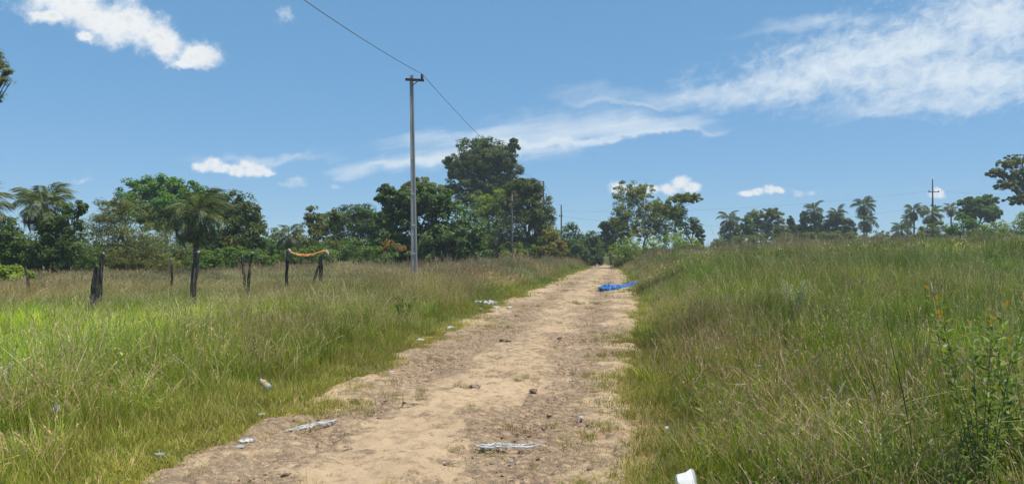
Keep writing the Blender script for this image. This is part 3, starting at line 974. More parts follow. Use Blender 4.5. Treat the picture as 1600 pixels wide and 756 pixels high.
LP = 'palms in the left thicket'
RP = 'palms along the right horizon'
palm('palm half hidden at the left edge above the shrub', 43, -34, 322, 46, 28, 'grey', 5, 1, LP, .14, -85)
palm('tall ragged palm with dark trunk among the left trees', 45, 70, 318, 44, 34, 'grey', 8, 2, LP, .17, -88)
palm('drooping palm with pale hanging fronds behind the third fence post', 45, 307, 332, 48, 32, 'green', 8, 3, LP, .15, -88)
palm('thin dark-trunked palm rising behind the fence post that holds the cloth', 68, 452, 366, 26, 18, 'green', 2, 4, LP, .13)
palm('leftmost palm of the right horizon, crown above a leafy tree', 136, 1141, 342, 19, 20, 'green', 3, 5, RP, .14)
palm('palm standing over the broad dark evergreen', 141, 1272, 327, 17, 20, 'green', 3, 6, RP, .14)
palm('palm sunk in the dense tree right of the evergreens', 139, 1309, 334, 16, 20, 'green', 3, 7, RP, .14)
palm('tall full-crowned palm, highest of the middle group on the right horizon', 137, 1350, 320, 18, 24, 'green', 4, 8, RP, .15, -60)
palm('shorter shaggy palm directly below the tall full-crowned palm', 135, 1354, 345, 17, 26, 'green', 4, 9, RP, .15, -80)
palm('squat young palm with crown close above the grass', 118, 1409, 360, 19, 20, 'green', 2, 10, RP, .16, -40)
palm('slim palm with a long bare pale trunk', 132, 1428, 328, 16, 22, 'green', 3, 11, RP, .13, -70)
palm('small palm tucked behind the slim long-trunked palm', 136, 1418, 343, 11, 20, 'green', 3, 12, RP, .12, -80)
palm('round-headed palm in front of the right utility pole', 116, 1456, 334, 18, 26, 'grey', 3, 13, RP, .15, -85)
palm('small pale palm right of the right utility pole', 134, 1486, 325, 12, 20, 'grey', 2, 14, RP, .12, -70)


def far_wood():
    """a low wood far behind the left trees that reads as one mass"""
    rs = np.random.default_rng(77)
    P = []; Nn = []; K = []
    for i in range(300):
        x = rs.uniform(-230, 36); y = rs.uniform(205, 260)
        hh = rs.uniform(3.5, 7.5); r = rs.uniform(2, 4.5)
        m = 60
        q = rs.normal(size=(m, 3)); q /= np.linalg.norm(q, axis=1, keepdims=True)
        p = np.array((x, y, hh * .55)) + q * np.array((r, r, hh * .5))
        p[:, 2] = np.maximum(p[:, 2], .4)
        P.append(p); Nn.append(q + np.array((0, 0, .5))); K.append(jitter_cols(m, GREEN['dark'], rs))
    P = np.concatenate(P)
    v, f = leaf_quads(P, np.concatenate(Nn), np.full(len(P), 1.3), .7, rs)
    o = link('far_woodland', np_mesh('far_woodland', v, f, np.repeat(np.concatenate(K), 4, axis=0)), M['leaf'])
    tag(o, 'dark distant woodland closing the view behind the left trees', 'woodland', kind='stuff')


far_wood()

def haze():
    mb = MB(); mb.box((0, 130, 13.5), (640, 420, 31))
    m, t, o = new_mat('thin_haze')
    v = t.n('ShaderNodeVolumePrincipled')
    v.inputs['Color'].default_value = (.86, .92, 1.0, 1)
    v.inputs['Density'].default_value = .0007
    v.inputs['Anisotropy'].default_value = .2
    t.t.links.new(v.outputs[0], o.inputs['Volume'])
    o_ = mb.build('haze', m)
    tag(o_, 'thin pale heat haze filling the air over the meadow', 'haze', kind='stuff')


if USE_HAZE: haze()

# ------------------------------------------------------------------ poles and cables
def utility_pole():
    b = at(648, 420, 39.0); b.z = hz(b.x, 39.0)
    top = at(643, 118, 39.0)
    H = top.z - b.z
    root = empty('utility_pole', b)
    tag(root, 'tall grey concrete utility pole with a short crossarm left of the track', 'utility pole')
    lean = top.x - b.x
    mb = MB()
    n = 12
    for (sx, wd) in ((0, 1.0),):
        ring = []
        for k in range(n + 1):
            w = k / n
            hw = .145 * (1 - w) + .085 * w
            hd = hw * .72
            c = Vector((lean * w, 0, -.2 + (H + .2) * w))
            # shallow channels on the broad faces
            prof = [(-hw, -hd), (-hw * .55, -hd), (-hw * .45, -hd * .70), (hw * .45, -hd * .70), (hw * .55, -hd), (hw, -hd),
                    (hw, hd), (hw * .55, hd), (hw * .45, hd * .7), (-hw * .45, hd * .7), (-hw * .55, hd), (-hw, hd)]
            ring.append(len(mb.v))
            mb.v += [c + Vector((q[0], q[1], 0)) for q in prof]
        for k in range(n):
            for j in range(12):
                j2 = (j + 1) % 12
                mb.f.append((ring[k] + j, ring[k] + j2, ring[k + 1] + j2, ring[k + 1] + j))
        mb.f.append(tuple(ring[n] + j for j in range(12)))
    mb.build('shaft', M['concrete'], root)
    for py in (303, 352, 396, 248, 330):
        if py in (330,): continue
        z = at(648, py, 39).z - b.z
        w = z / H
        m = MB()
        m.box((lean * w - .01, -(.145 * (1 - w) + .085 * w) * .72 - .008, z), (.17 if py > 300 else .05, .02, .035))
        m.build('white_band', M['white_mark'], root)
    z = at(648, 126, 39).z - b.z
    x0, x1 = at(634, 126, 39).x - b.x, at(663, 128, 39).x - b.x
    m = MB(); m.box(((x0 + x1) / 2, -.12, z), (x1 - x0, .10, .115), Matrix.Rotation(.05, 3, 'Y'))
    arm = m.build('crossarm', M['dark_timber'], root)
    m = MB(); m.tube([(lean + .04, -.13, z - .30), (x1 - .28, -.13, z - .04)], .022, 6)
    m.build('brace', M['iron'], root)
    xi = x1 - .10
    m = MB(); m.tube([(xi, -.12, z + .04), (xi, -.12, z + .09), (xi, -.12, z + .12), (xi, -.12, z + .17), (xi, -.12, z + .2), (xi, -.12, z + .27), (xi, -.12, z + .30)],
                     [.03, .08, .055, .085, .06, .07, .03], 10)
    m.build('insulator', M['insulator'], arm, smooth=True)
    return Vector((b.x + xi, 39.0 - .12, b.z + z + .30))


W1 = utility_pole()


def thin_pole(name, label, px, d, py_top, r=.11, arms=(), ins=True, mat='post', wtop=.7):
    tp = at(px, py_top, d)
    b = Vector((tp.x, d, hz(tp.x, d)))
    H = tp.z - b.z
    root = empty(name, b)
    tag(root, label, 'utility pole')
    mb = MB(); mb.tube([(0, 0, -.2), (0, 0, H * .33), (0, 0, H * .66), (0, 0, H)], [r, r * .9, r * .8, r * wtop], 8, True, .03)
    mb.build('shaft', M[mat], root, smooth=True)
    for (pya, half, shift) in arms:
        z = at(px, pya, d).z - b.z
        m = MB(); m.box((shift, -r, z), (half * 2, .10, .12)); arm = m.build('crossarm', M['dark_timber'], root)
        for s in (-1, 1):
            m = MB(); m.tube([(shift + s * (half - .12), -r, z + .05), (shift + s * (half - .12), -r, z + .14), (shift + s * (half - .12), -r, z + .26)], [.05, .08, .04], 8)
            m.build('insulator', M['insulator'], arm, smooth=True)
    return b, H


pA, hA = thin_pole('utility_pole', 'thin wooden pole standing before the red-leaved mango tree', 800, 84, 303, .10, ((316, .45, .2),), mat='palm_trunk')
pB, hB = thin_pole('utility_pole', 'dark pole top poking out behind the right shoulder of the red-leaved mango', 849, 104, 283, .12, mat='dark_timber', wtop=.9)
pC, hC = thin_pole('utility_pole', 'distant thin pole above the low dark tree at the end of the track', 877, 144, 320, .15, ((338, .35, -.1),), mat='dark_timber')
pD, hD = thin_pole('utility_pole', 'slender mast with a crossarm among the palms on the right horizon', 1457, 122, 280, .16, ((300, .85, .1), (322, .4, 0)), mat='dark_timber', wtop=.5)


def cable(label, a, b, sag, r=.012, n=26):
    mb = MB()
    a = Vector(a); b = Vector(b)
    pts = []
    for i in range(n + 1):
        w = i / n
        p = a.lerp(b, w) - a
        p.z -= 4 * sag * w * (1 - w)
        pts.append(p)
    mb.tube(pts, r, 5)
    o = mb.build('power_cable', M['wire'], None, smooth=True)
    o.location = a
    tag(o, label, 'cable', 'overhead power cables')
    return o


# the line of poles runs beside the track; the pole before this one stands behind the viewer
dirl = Vector((.1286, 1, 0))
cable('cable from the tall pole sweeping up over the viewer to the upper left', W1, W1 - dirl * 60 + Vector((0, 0, 0.0)), 1.55, .013, 40)
cable('cable running down from the tall pole behind the tallest tree', W1, (pB.x, pB.y, pB.z + hB - .1), 1.0, .013)
cable('cable between the two poles behind the red-leaved mango and the low dark tree', (pB.x, pB.y, pB.z + hB - .15), (pC.x, pC.y, pC.z + hC - .1), .6, .012)
zA = at(800, 314, 84).z
cable('low cable running right from the thin wooden pole', (pA.x + .5, pA.y - .1, zA), (pC.x - .3, pC.y, at(877, 336, 144).z), .5, .013)
cable('upper far cable crossing the sky to the right mast', (pC.x, pC.y - .1, at(877, 330, 144).z), (pD.x - .6, pD.y - .16, at(1457, 299, 122).z), 1.1, .009)
cable('lower far cable crossing the sky to the right mast', (pC.x, pC.y - .1, at(877, 338, 144).z), (pD.x - .3, pD.y - .16, at(1457, 321, 122).z), 2.4, .011)
cable('far cable leaving the right mast behind the spreading tree', (pD.x + .8, pD.y - .16, at(1457, 299, 122).z), (at(1760, 296, 118).x, 118, at(1760, 296, 118).z), .6, .009)

# ------------------------------------------------------------------ fence posts
def fence_post(label, px_b, px_t, d, py_t, r=.09, seed=0, kink=.0, pale=True, cat='fence post'):
    tp = at(px_t, py_t, d)
    bx = (px_b - 800) / F * d
    b = Vector((bx, d, hz(bx, d)))
    root = empty('fence_post', b)
    tag(root, label, cat, 'old wooden fence posts in the left meadow')
    rr = random.Random(seed); r *= .64
    e = tp - b
    pts = []; rad = []
    n = 9
    for k in range(n + 1):
        w = k / n
        p = Vector((0, 0, -.25)).lerp(e, w)
        p += Vector((rr.uniform(-1, 1), rr.uniform(-1, 1), 0)) * .018
        p.x += kink * max(0, w - .6) * 2
        pts.append(p); rad.append(r * (1.12 - .25 * w + rr.uniform(-.10, .10)))
    mb = MB(); mb.tube(pts, rad, 10, True, .30, seed)
    mb.build('post_shaft', M['post'], root)
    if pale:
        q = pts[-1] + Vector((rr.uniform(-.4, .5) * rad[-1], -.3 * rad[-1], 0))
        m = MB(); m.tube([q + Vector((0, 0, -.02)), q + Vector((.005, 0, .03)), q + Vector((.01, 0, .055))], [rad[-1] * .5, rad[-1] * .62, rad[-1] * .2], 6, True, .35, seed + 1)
        m.build('sunlit_tip', M['sunlit_end'], root)  # added pale cap: sun catching the post top, put into the colour
    return root, b, pts


fence_post('short leaning fence post farthest left in the meadow', 47, 42, 26, 417, .07, 1, -.06, False)
fence_post('stout fence post leaning right, nearest of the left pair', 140, 151, 18.5, 416, .10, 2, .03, False)
fence_post('upright fence post with painted sunlit tip behind the leaning stout one', 154, 159, 20.5, 397, .09, 3, .04)
fence_post('thin far fence post with painted sunlit tip, third group from the left', 270, 267, 27, 405, .06, 4)
fence_post('thick twisted fence post in front of the drooping palm', 299, 307, 21, 395, .12, 5, .03)
fence_post('dark fence post with painted sunlit tip, left of the touching pair', 385, 379, 26, 401, .07, 6)
fence_post('dark fence post, right of the touching pair', 386, 392, 24, 396, .08, 7, .05)
fp1 = fence_post('slim fence post holding the left end of the orange cloth', 448, 449, 28, 392, .075, 8, .03, False)
fp2 = fence_post('stout fence post holding the right end of the orange cloth', 502, 501, 28, 401, .11, 9, 0, False)
b0 = at(480, 448, 28); b0.z = hz(b0.x, 28) - .1
m = MB(); e0 = at(498, 415, 28) - b0; m.tube([(0, 0, 0), e0 * .5 + Vector((.02, 0, 0)), e0], [.05, .045, .04], 7, True, .1, 4)
o = m.build('brace_pole', M['post'], None); o.location = b0
tag(o, 'slanting brace pole propping the stout fence post under the cloth', 'brace', 'old wooden fence posts in the left meadow')


def cloth():
    pts2 = [(454, 393), (461, 396), (470, 398), (480, 398.5), (488, 397.5), (497, 394), (505, 391.5), (511, 392.5)]
    wid = [.03, .07, .12, .15, .12, .08, .09, .07]
    P = [at(x, y, 27.9) for x, y in pts2]
    o0 = P[0].copy()
    rs = random.Random(3)
    nu, nv = 60, 9
    V = []; Fq = []
    for i in range(nu + 1):
        w = i / nu * (len(P) - 1); k = min(int(w), len(P) - 2); f = w - k
        c = P[k].lerp(P[k + 1], f) - o0
        wd = (wid[k] * (1 - f) + wid[k + 1] * f) * .58
        drop = wd * (.75 + .7 * float(fbm(i * .22, 1.5, 12, 3)))
        # folded over: front sheet down to a ragged hem, back sheet a little shorter
        for j in range(nv):
            q = abs(j - (nv - 1) / 2) / ((nv - 1) / 2)          # 0 at the ridge, 1 at the hems
            sd = -1 if j < nv // 2 else 1
            rip = .35 * math.sin(i * .55 + q * 2.2) + .25 * math.sin(i * 1.35 + 1)
            V.append(c + Vector((rs.uniform(-.004, .004), sd * (.015 + .05 * q ** .6) + rip * .05 * q, wd * .45 - q * drop * (1 if sd < 0 else .7) + rs.uniform(-.006, .006))))
    for i in range(nu):
        for j in range(nv - 1):
            Fq.append((i * nv + j, i * nv + j + 1, (i + 1) * nv + j + 1, (i + 1) * nv + j))
    me = bpy.data.meshes.new('hanging_cloth'); me.from_pydata([tuple(v) for v in V], [], Fq)
    me.polygons.foreach_set('use_smooth', [True] * len(Fq)); me.update()
    root = empty('hanging_cloth', o0)
    tag(root, 'twisted orange cloth slung between two fence posts', 'cloth')
    link('drape', me, M['orange_cloth'], root)
    for (x, y, dz) in ((453, 392, .0), (511, 394, -.06)):
        q = at(x, y, 27.88) - o0
        mb = MB(); mb.tube([q + Vector((-.05, 0, .07)), q, q + Vector((.05, 0, -.10 + dz))], [.03, .06, .035], 7, True, .3, int(x))
        mb.build('tied_end', M['pink_cloth'], root, smooth=True)


cloth()

# ------------------------------------------------------------------ litter and stones
def crumple(w, l, h, seed, n=9):
    """crumpled sheet with a ragged outline and real thickness"""
    rs = np.random.default_rng(seed)
    g = np.linspace(-1, 1, n)
    X, Y = np.meshgrid(g, g)
    r = np.sqrt(X ** 2 + Y ** 2) + 1e-6
    k = np.maximum(np.abs(X), np.abs(Y)) / r
    X2, Y2 = X * k * (1 + rs.uniform(-.22, .22, X.shape)), Y * k * (1 + rs.uniform(-.22, .22, X.shape))
    Z = fbm(X * 2.1 + seed, Y * 2.1, seed, 3, .8) * h * 1.2 + rs.uniform(0, .7, X.shape) * h
    Z = Z * (1 - .35 * r.clip(0, 1))
    top = np.stack([X2 * w / 2, Y2 * l / 2, Z + .006], -1).reshape(-1, 3)
    bot = top.copy(); bot[:, 2] = np.maximum(bot[:, 2] - .006, 0.0)
    i = np.arange(n - 1)[:, None] * n + np.arange(n - 1)[None]
    f = np.stack([i, i + 1, i + n + 1, i + n], -1).reshape(-1, 4)
    N = n * n
    fb = f[:, ::-1] + N
    rim = list(range(n)) + [n * q + n - 1 for q in range(1, n)] + [n * (n - 1) + q for q in range(n - 2, -1, -1)] + [n * q for q in range(n - 2, 0, -1)]
    sd = [(rim[(q + 1) % len(rim)], rim[q], rim[q] + N, rim[(q + 1) % len(rim)] + N) for q in range(len(rim))]
    return np_mesh('sheet', np.concatenate([top, bot]), np.concatenate([f, fb, np.array(sd)]))


def scrap(label, px, py, wpx, hpx, mat='white_plastic', seed=0, lift=0.0, cat='litter', name='plastic_scrap', up=.85):
    g = ground_at(px, py)
    d = g.y
    w = wpx / F * d
    h = max(.015, hpx / F * d * up)
    l = w * .7
    me = crumple(w, l, h, seed)
    me.name = name
    o = link(name, me, M[mat], None, (g.x, g.y, g.z + .03 + lift))
    o.rotation_euler = (0, 0, random.Random(seed).uniform(-.6, .6))
    return tag(o, label, cat, 'scraps of litter along the track')


scrap('crumpled clear-white bag at the grass edge, left one of the litter heap', 752, 480, 20, 8, 'grey_plastic', 11, .05)
scrap('bright white torn bag in the middle of the litter heap by the left verge', 766, 483, 20, 9, 'white_plastic', 12, .06)
scrap('white flap at the right end of the litter heap by the left verge', 777, 486, 12, 5, 'white_plastic', 13, .03)
scrap('small white scrap just below the litter heap on the left verge', 752, 488, 6, 4, 'grey_plastic', 14, .03)
scrap('white scrap lying on sand right of the litter heap', 796, 484, 10, 4, 'white_plastic', 15)
scrap('white wad alone in the grass edge left of the track', 657, 540, 11, 5, 'white_plastic', 16, .05)
scrap('flat white scrap at the sandy left margin beyond the white wad', 704, 519, 14, 5, 'white_plastic', 17, .03)
scrap('tiny white scrap on sand right of the white wad', 706, 539, 5, 3, 'white_plastic', 18)
scrap('white plastic piece on the left verge below the looped white strip', 386, 698, 22, 8, 'white_plastic', 19, .0)
scrap('grey flattened piece touching the white one on the lower left verge', 374, 707, 16, 5, 'grey_plastic', 20)
scrap('tiny white scrap in the middle of the track, upper of the centre ones', 798, 552, 7, 3, 'white_plastic', 21)
scrap('tiny white scrap in the middle of the track right of its twin', 820, 552, 6, 2, 'white_plastic', 22)
scrap('small white scrap on the track above the dark red stone', 822, 574, 6, 3, 'white_plastic', 23)
scrap('small white scrap on the sandy left margin of the track', 611, 586, 7, 3, 'white_plastic', 24)
scrap('white scrap on bare sand near the right edge of the track', 908, 659, 10, 4, 'white_plastic', 25)
scrap('white pebble-like wad on sand below the looped white netting', 798, 730, 7, 6, 'white_plastic', 26, 0, up=.9)
scrap('white paper bit on the right bank beside the carton', 1042, 706, 6, 5, 'white_paper', 27, .15)
scrap('grey-white bag half hidden in grass near the left edge', 87, 676, 16, 17, 'grey_plastic', 28, .12, up=.9)
scrap('pale scrap on the grassy left margin above the looped white strip', 408, 658, 10, 5, 'grey_plastic', 29, .02)
scrap('white scrap in the lower left verge at the picture bottom', 250, 723, 14, 6, 'grey_plastic', 30, .02)


def looped_strip(label, pts, wpx, seed, loops=5):
    """a tangle of white plastic strapping lying on the sand"""
    rr = random.Random(seed)
    G = [ground_at(*q) for q in pts]
    o0 = G[0].copy()
    root = empty('plastic_netting', o0)
    tag(root, label, 'plastic netting', 'tangled white strips on the track')
    for s in range(loops):
        mb = MB()
        q = []
        n = 46
        closed = s < 2
        lo, hi = (0, 1) if closed else sorted((rr.random(), rr.random()))
        if hi - lo < .3: lo, hi = max(0, lo - .2), min(1, hi + .3)
        for i in range(n + 1):
            if closed:
                th = 2 * math.pi * i / n
                w01 = .5 - .5 * math.cos(th) * (1 - .15 * s); side_ = math.sin(th)
            else:
                w01 = lo + (hi - lo) * i / n; side_ = 0
            w = w01 * (len(G) - 1); k = min(int(w), len(G) - 2); f = w - k
            c = G[k].lerp(G[k + 1], f)
            wd = wpx / F * c.y * 1.9
            jx = float(fbm(i * .23 + s * 9, seed, 5, 3)) - .5; jy = float(fbm(i * .27 + s * 13, seed + 3, 9, 3)) - .5
            x = c.x + jx * wd * 1.3
            y = c.y + side_ * wd * (.75 + jx) + jy * wd * (1.2 if closed else 2.6)
            q.append(Vector((x, y, road_z(x, y) + .022 + .02 * abs(jx + jy))) - o0)
        mb.tube(q, [.0045 + .004 * rr.random() for _ in q], 5, True, .3, seed + s, .45)
        mb.build('strip', M['white_plastic'], root, smooth=True)
    # broader flattened pieces in the tangle
    for s in range(5):
        w = rr.random() * (len(G) - 1); k = min(int(w), len(G) - 2); f = w - k
        c = G[k].lerp(G[k + 1], f)
        sz = wpx / F * c.y * rr.uniform(.35, .75)
        me = crumple(sz * 2.2, sz, .008, seed * 7 + s, 7)
        o = link('flattened_piece', me, M['white_plastic'] if s % 2 else M['grey_plastic'], root)
        o.location = Vector((c.x, c.y + rr.uniform(-1, 1) * sz, road_z(c.x, c.y))) - o0
        o.rotation_euler = (0, 0, rr.uniform(-.5, .5))


looped_strip('long tangle of white plastic strips on the left wheel track', [(446, 682), (470, 677), (495, 672), (523, 666)], 7, 3, 4)
looped_strip('white looped plastic netting lying across the middle of the track', [(744, 708), (775, 706), (808, 707), (840, 706)], 8, 8, 5)


def tarp():
    """long crumpled strip of blue woven plastic across the far track"""
    line = [(937, 455), (950, 453.5), (965, 451.5), (980, 449), (993, 446), (1005, 444)]
    wid = [7, 9, 6, 5.5, 7.5, 2.5]
    G = [ground_at(*q) for q in line]
    o0 = G[0].copy()
    root = empty('blue_tarpaulin', o0)
    tag(root, 'crumpled blue plastic tarpaulin lying across the far right of the track', 'tarpaulin')
    rs = np.random.default_rng(9)
    nu, nv = 90, 15
    V = np.zeros((nu + 1, nv, 3))
    for i in range(nu + 1):
        w = i / nu * (len(G) - 1); k = min(int(w), len(G) - 2); f = w - k
        c = G[k].lerp(G[k + 1], f)
        hpx = wid[k] * (1 - f) + wid[k + 1] * f
        d = c.y
        hh = hpx / F * d
        for j in range(nv):
            a = math.pi * j / (nv - 1)
            n1 = float(fbm(i * .16, j * .34, 61, 3, .6)); n2 = float(fbm(i * .45, j * .7, 65, 2, .6))
            r = .55 + 1.0 * n1
            V[i, j] = (c.x + (n2 - .5) * .25, c.y - math.cos(a) * (.40 + 1.1 * hh) * r, road_z(c.x, c.y) - .02 + math.sin(a) ** .7 * hh * (.15 + 1.35 * n1 + .55 * (n2 - .5)))
    V = V - np.array(o0)
    idx = np.arange((nu + 1) * nv).reshape(nu + 1, nv)
    f = np.stack([idx[:-1, :-1], idx[:-1, 1:], idx[1:, 1:], idx[1:, :-1]], -1).reshape(-1, 4)
    link('sheet', np_mesh('sheet', V.reshape(-1, 3), f), M['blue_tarp'], root)
    for (x, y, wpx, s) in ((963, 449.5, 6, 1), (999, 446, 8, 2), (946, 452, 9, 3)):
        g = ground_at(x, y); sz = wpx / F * g.y
        me = crumple(sz, sz * 1.6, sz * .45, 80 + s, 8)
        o = link('turned_fold', me, M['pale_blue'] if s < 3 else M['blue_tarp'], root)
        o.location = Vector((g.x, g.y, g.z + .10)) - o0


tarp()


def stone(label, px, py, wpx, hpx, mat='stone', seed=0, name='stone', cat='stone'):
    g = ground_at(px, py + hpx * .4)
    d = g.y
    sx = wpx / F * d / 2; sz = hpx / F * d / 2 * .85; sy = sx * .8
    rs = np.random.default_rng(seed)
    nlat, nlon = 7, 11
    V = []
    for i in range(nlat + 1):
        th = math.pi * i / nlat
        for j in range(nlon):
            ph = 2 * math.pi * j / nlon
            q = np.array((math.sin(th) * math.cos(ph), math.sin(th) * math.sin(ph), math.cos(th)))
            q = np.sign(q) * np.abs(q) ** .75
            r = 1 + (0 if i in (0, nlat) else rs.uniform(-.28, .24))
            V.append(q * r * np.array((sx, sy, sz)))
    fq = []
    for i in range(nlat):
        for j in range(nlon):
            j2 = (j + 1) % nlon
            fq.append((i * nlon + j, (i + 1) * nlon + j, (i + 1) * nlon + j2, i * nlon + j2))
    me = np_mesh(name, np.array(V), np.array(fq))
    o = link(name, me, M[mat], None, (g.x, g.y, g.z + .03 + sz * .2))
    o.rotation_euler = (rs.uniform(-.2, .2), rs.uniform(-.2, .2), rs.uniform(-1, 1))
    return tag(o, label, cat, 'stones and clods on the track')


stone('grey-brown stone in the middle of the track', 741, 605, 20, 10, 'stone', 1)
stone('pale sand-coloured block of stone left of the track centre', 642, 631, 28, 18, 'pale_stone', 2)
stone('small dark red stone right of the grey-brown stone', 833, 612, 13, 7, 'clod', 3)
stone('dark crumbly clod at the bottom centre of the track', 700, 730, 16, 11, 'clod', 4, 'earth_clod', 'clod')
stone('dark clod just behind the blue tarpaulin', 985, 440, 6, 4, 'clod', 5, 'earth_clod', 'clod')
stone('flat grey stone in the left margin grass near the dry tuft', 557, 627, 18, 6, 'stone', 6)
stone('grey stone in the stony patch above the white looped netting', 672, 684, 24, 8, 'stone', 7)
stone('small dark stone far up the left wheel track', 875, 529, 9, 4, 'clod', 8)
stone('small dark stone by the white scrap at the right edge', 850, 674, 7, 5, 'clod', 9)
stone('dark stone at the lower right of the track', 922, 738, 12, 6, 'clod', 10)
stone('low brown stone on the far left part of the track', 790, 533, 18, 7, 'stone', 12)
stone('half buried grey stone at the lower left of the track', 448, 746, 16, 8, 'clod', 11)
stone('small stone beside the left tangle of white strips', 462, 660, 12, 7, 'stone', 13)


def carton():
    g = ground_at(1083, 768)
    g = at(1083, 752, 5.0); gz = hz(g.x, g.y)
    root = empty('white_carton', (g.x, g.y, gz)); root.rotation_euler = (math.radians(-38), 0, .1)
    tag(root, 'white folded carton standing in the grass at the bottom edge', 'carton')
    s = 31 / F * 5.0
    zt = (g.z - gz) * 1.24 + .02
    m = MB(); V = [(-s * .5, 0, -.02), (s * .42, -.02, -.02), (s * .42, -.015, zt - .012 + .03), (s * .3, 0, zt + .035), (0, .0, zt + .012), (-s * .5, .01, zt)]
    th = Vector((0, .05, 0))
    b = len(m.v)
    m.v += [Vector(q) for q in V] + [Vector(q) + th for q in V]
    n = len(V)
    m.f.append(tuple(range(n))); m.f.append(tuple(range(2 * n - 1, n - 1, -1)))
    for k in range(n): m.f.append((k, k + n, (k + 1) % n + n, (k + 1) % n))
    m.build('front_panel', M['white_paper'], root)
    m = MB(); q0 = Vector((s * .42 + .002, -.02, -.02)); m.v += [q0, q0 + Vector((.045, .06, .0)), q0 + Vector((.03, .06, .11)), q0 + Vector((-.004, 0, .14)),
             q0 + Vector((.004, .004, 0)), q0 + Vector((.047, .066, .0)), q0 + Vector((.032, .066, .11)), q0 + Vector((0, .006, .14))]
    m.f += [(0, 1, 2, 3), (7, 6, 5, 4), (0, 4, 5, 1), (1, 5, 6, 2), (2, 6, 7, 3), (3, 7, 4, 0)]
    m.build('side_flap', M['white_paper'], root)


carton()


def bottle():
    g = ground_at(420, 620)
    root = empty('plastic_bottle', (g.x, g.y, g.z + .10))
    tag(root, 'small plastic bottle with amber label lying in the left grass', 'bottle')
    root.rotation_euler = (0, 0, 2.3)
    tilt = Vector((.9, .05, .32)).normalized()
    L = .19
    P = lambda w, dz=0: tilt * (w * L)
    m = MB(); m.tube([P(0), P(.03), P(.1), P(.3), P(.36), P(.64), P(.7), P(.82), P(.93), P(1.0)], [.012, .036, .04, .04, .037, .037, .04, .032, .016, .014], 12)
    m.build('body', M['grey_plastic'], root, smooth=True)
    m = MB(); m.tube([P(.36), P(.5), P(.64)], [.0385, .0385, .0385], 12, False); m.build('label_band', M['amber'], root, smooth=True)
    m = MB(); m.tube([P(.985), P(1.07)], [.018, .018], 10); m.build('cap', M['white_plastic'], root, smooth=True)


bottle()

# ------------------------------------------------------------------ grass and ground cover (nobody could count it)
def blade_arrays(rs, n, hmin, hmax, rad, w, lean, curve, cols, segs=3, seedhead=0.0, seedcol=(.2, .13, .09), headlen=.22, headw=3.0, var=.25):
    """a tuft of n bent tapering blades; some carry a seed head"""
    V = []; Fc = []; K = []
    cs = np.array([c[0] for c in cols]); wt = np.array([c[1] for c in cols], float); wt /= wt.sum()
    for i in range(n):
        h = rs.uniform(hmin, hmax)
        a = rs.uniform(0, 2 * math.pi); r = rad * math.sqrt(rs.random())
        p = np.array((r * math.cos(a), r * math.sin(a), -.02))
        az = rs.uniform(0, 2 * math.pi); dirh = np.array((math.cos(az), math.sin(az), 0))
        th = abs(rs.normal(0, lean)); cv = rs.normal(curve, .3 * abs(curve) + .05)
        side = np.array((-math.sin(az), math.cos(az), 0)); tw = rs.uniform(-1, 1)
        side = side * math.cos(tw) + dirh * math.sin(tw)
        c = cs[rs.choice(len(cs), p=wt)] * (1 + rs.uniform(-var, var))
        b = len(V)
        stem = rs.random() < seedhead
        for k in range(segs + 1):
            q = k / segs
            ww = w * ((1 - q) ** .7 if not stem else .55) * .5 + .0004
            V.append(p - side * ww); V.append(p + side * ww); K += [c * (.85 + .3 * q)] * 2
            ang = th + cv * q
            p = p + (dirh * math.sin(ang) + np.array((0, 0, math.cos(ang)))) * h / segs
        for k in range(segs):
            Fc.append((b + 2 * k, b + 2 * k + 1, b + 2 * k + 3, b + 2 * k + 2))
        if stem:
            tip = (V[-1] + V[-2]) / 2
            ang = th + cv
            up = dirh * math.sin(ang) + np.array((0, 0, math.cos(ang)))
            sc = np.array(seedcol) * (1 + rs.uniform(-.3, .3))
            hl = headlen * h
            for s in range(5):
                q0 = tip - up * hl * (s / 5)
                sd = rs.normal(size=3); sd /= np.linalg.norm(sd)
                e = q0 + up * hl * .28 + sd * w * headw
                m_ = (q0 + e) / 2; x = np.cross(up, sd) * w * .9
                b = len(V); V += [q0, m_ + x, e, m_ - x]; K += [sc] * 4; Fc.append((b, b + 1, b + 2, b + 3))
    return np.array(V), np.array(Fc), np.array(K)


def herb_arrays(rs, h, nstem, leafl, cols, aspect=.4):
    V = []; Fc = []; K = []
    for s in range(nstem):
        a = rs.uniform(0, 6.28); t = np.array((math.cos(a) * .25, math.sin(a) * .25, 1)) * h * rs.uniform(.6, 1)
        for k in range(10):
            q = (k + 1) / 10
            az = k * 2.4 + rs.uniform(-.4, .4)
            o_ = t * q
            dv = np.array((math.cos(az), math.sin(az), rs.uniform(.1, .7))); dv /= np.linalg.norm(dv)
            sd = np.cross(dv, (0, 0, 1)); sd /= np.linalg.norm(sd)
            L = leafl * rs.uniform(.6, 1.2) * (1.1 - .5 * q)
            c = np.array(cols[rs.integers(len(cols))]) * rs.uniform(.75, 1.25)
            b = len(V); m_ = o_ + dv * L * .5
            V += [o_, m_ + sd * L * aspect * .5, o_ + dv * L, m_ - sd * L * aspect * .5]; K += [c] * 4; Fc.append((b, b + 1, b + 2, b + 3))
        w = np.array((.004, 0, 0)); b = len(V)
        V += [np.zeros(3) - w, np.zeros(3) + w, t + w * .4, t - w * .4]; K += [np.array(cols[0]) * .8] * 4; Fc.append((b, b + 1, b + 2, b + 3))
    return np.array(V), np.array(Fc), np.array(K)


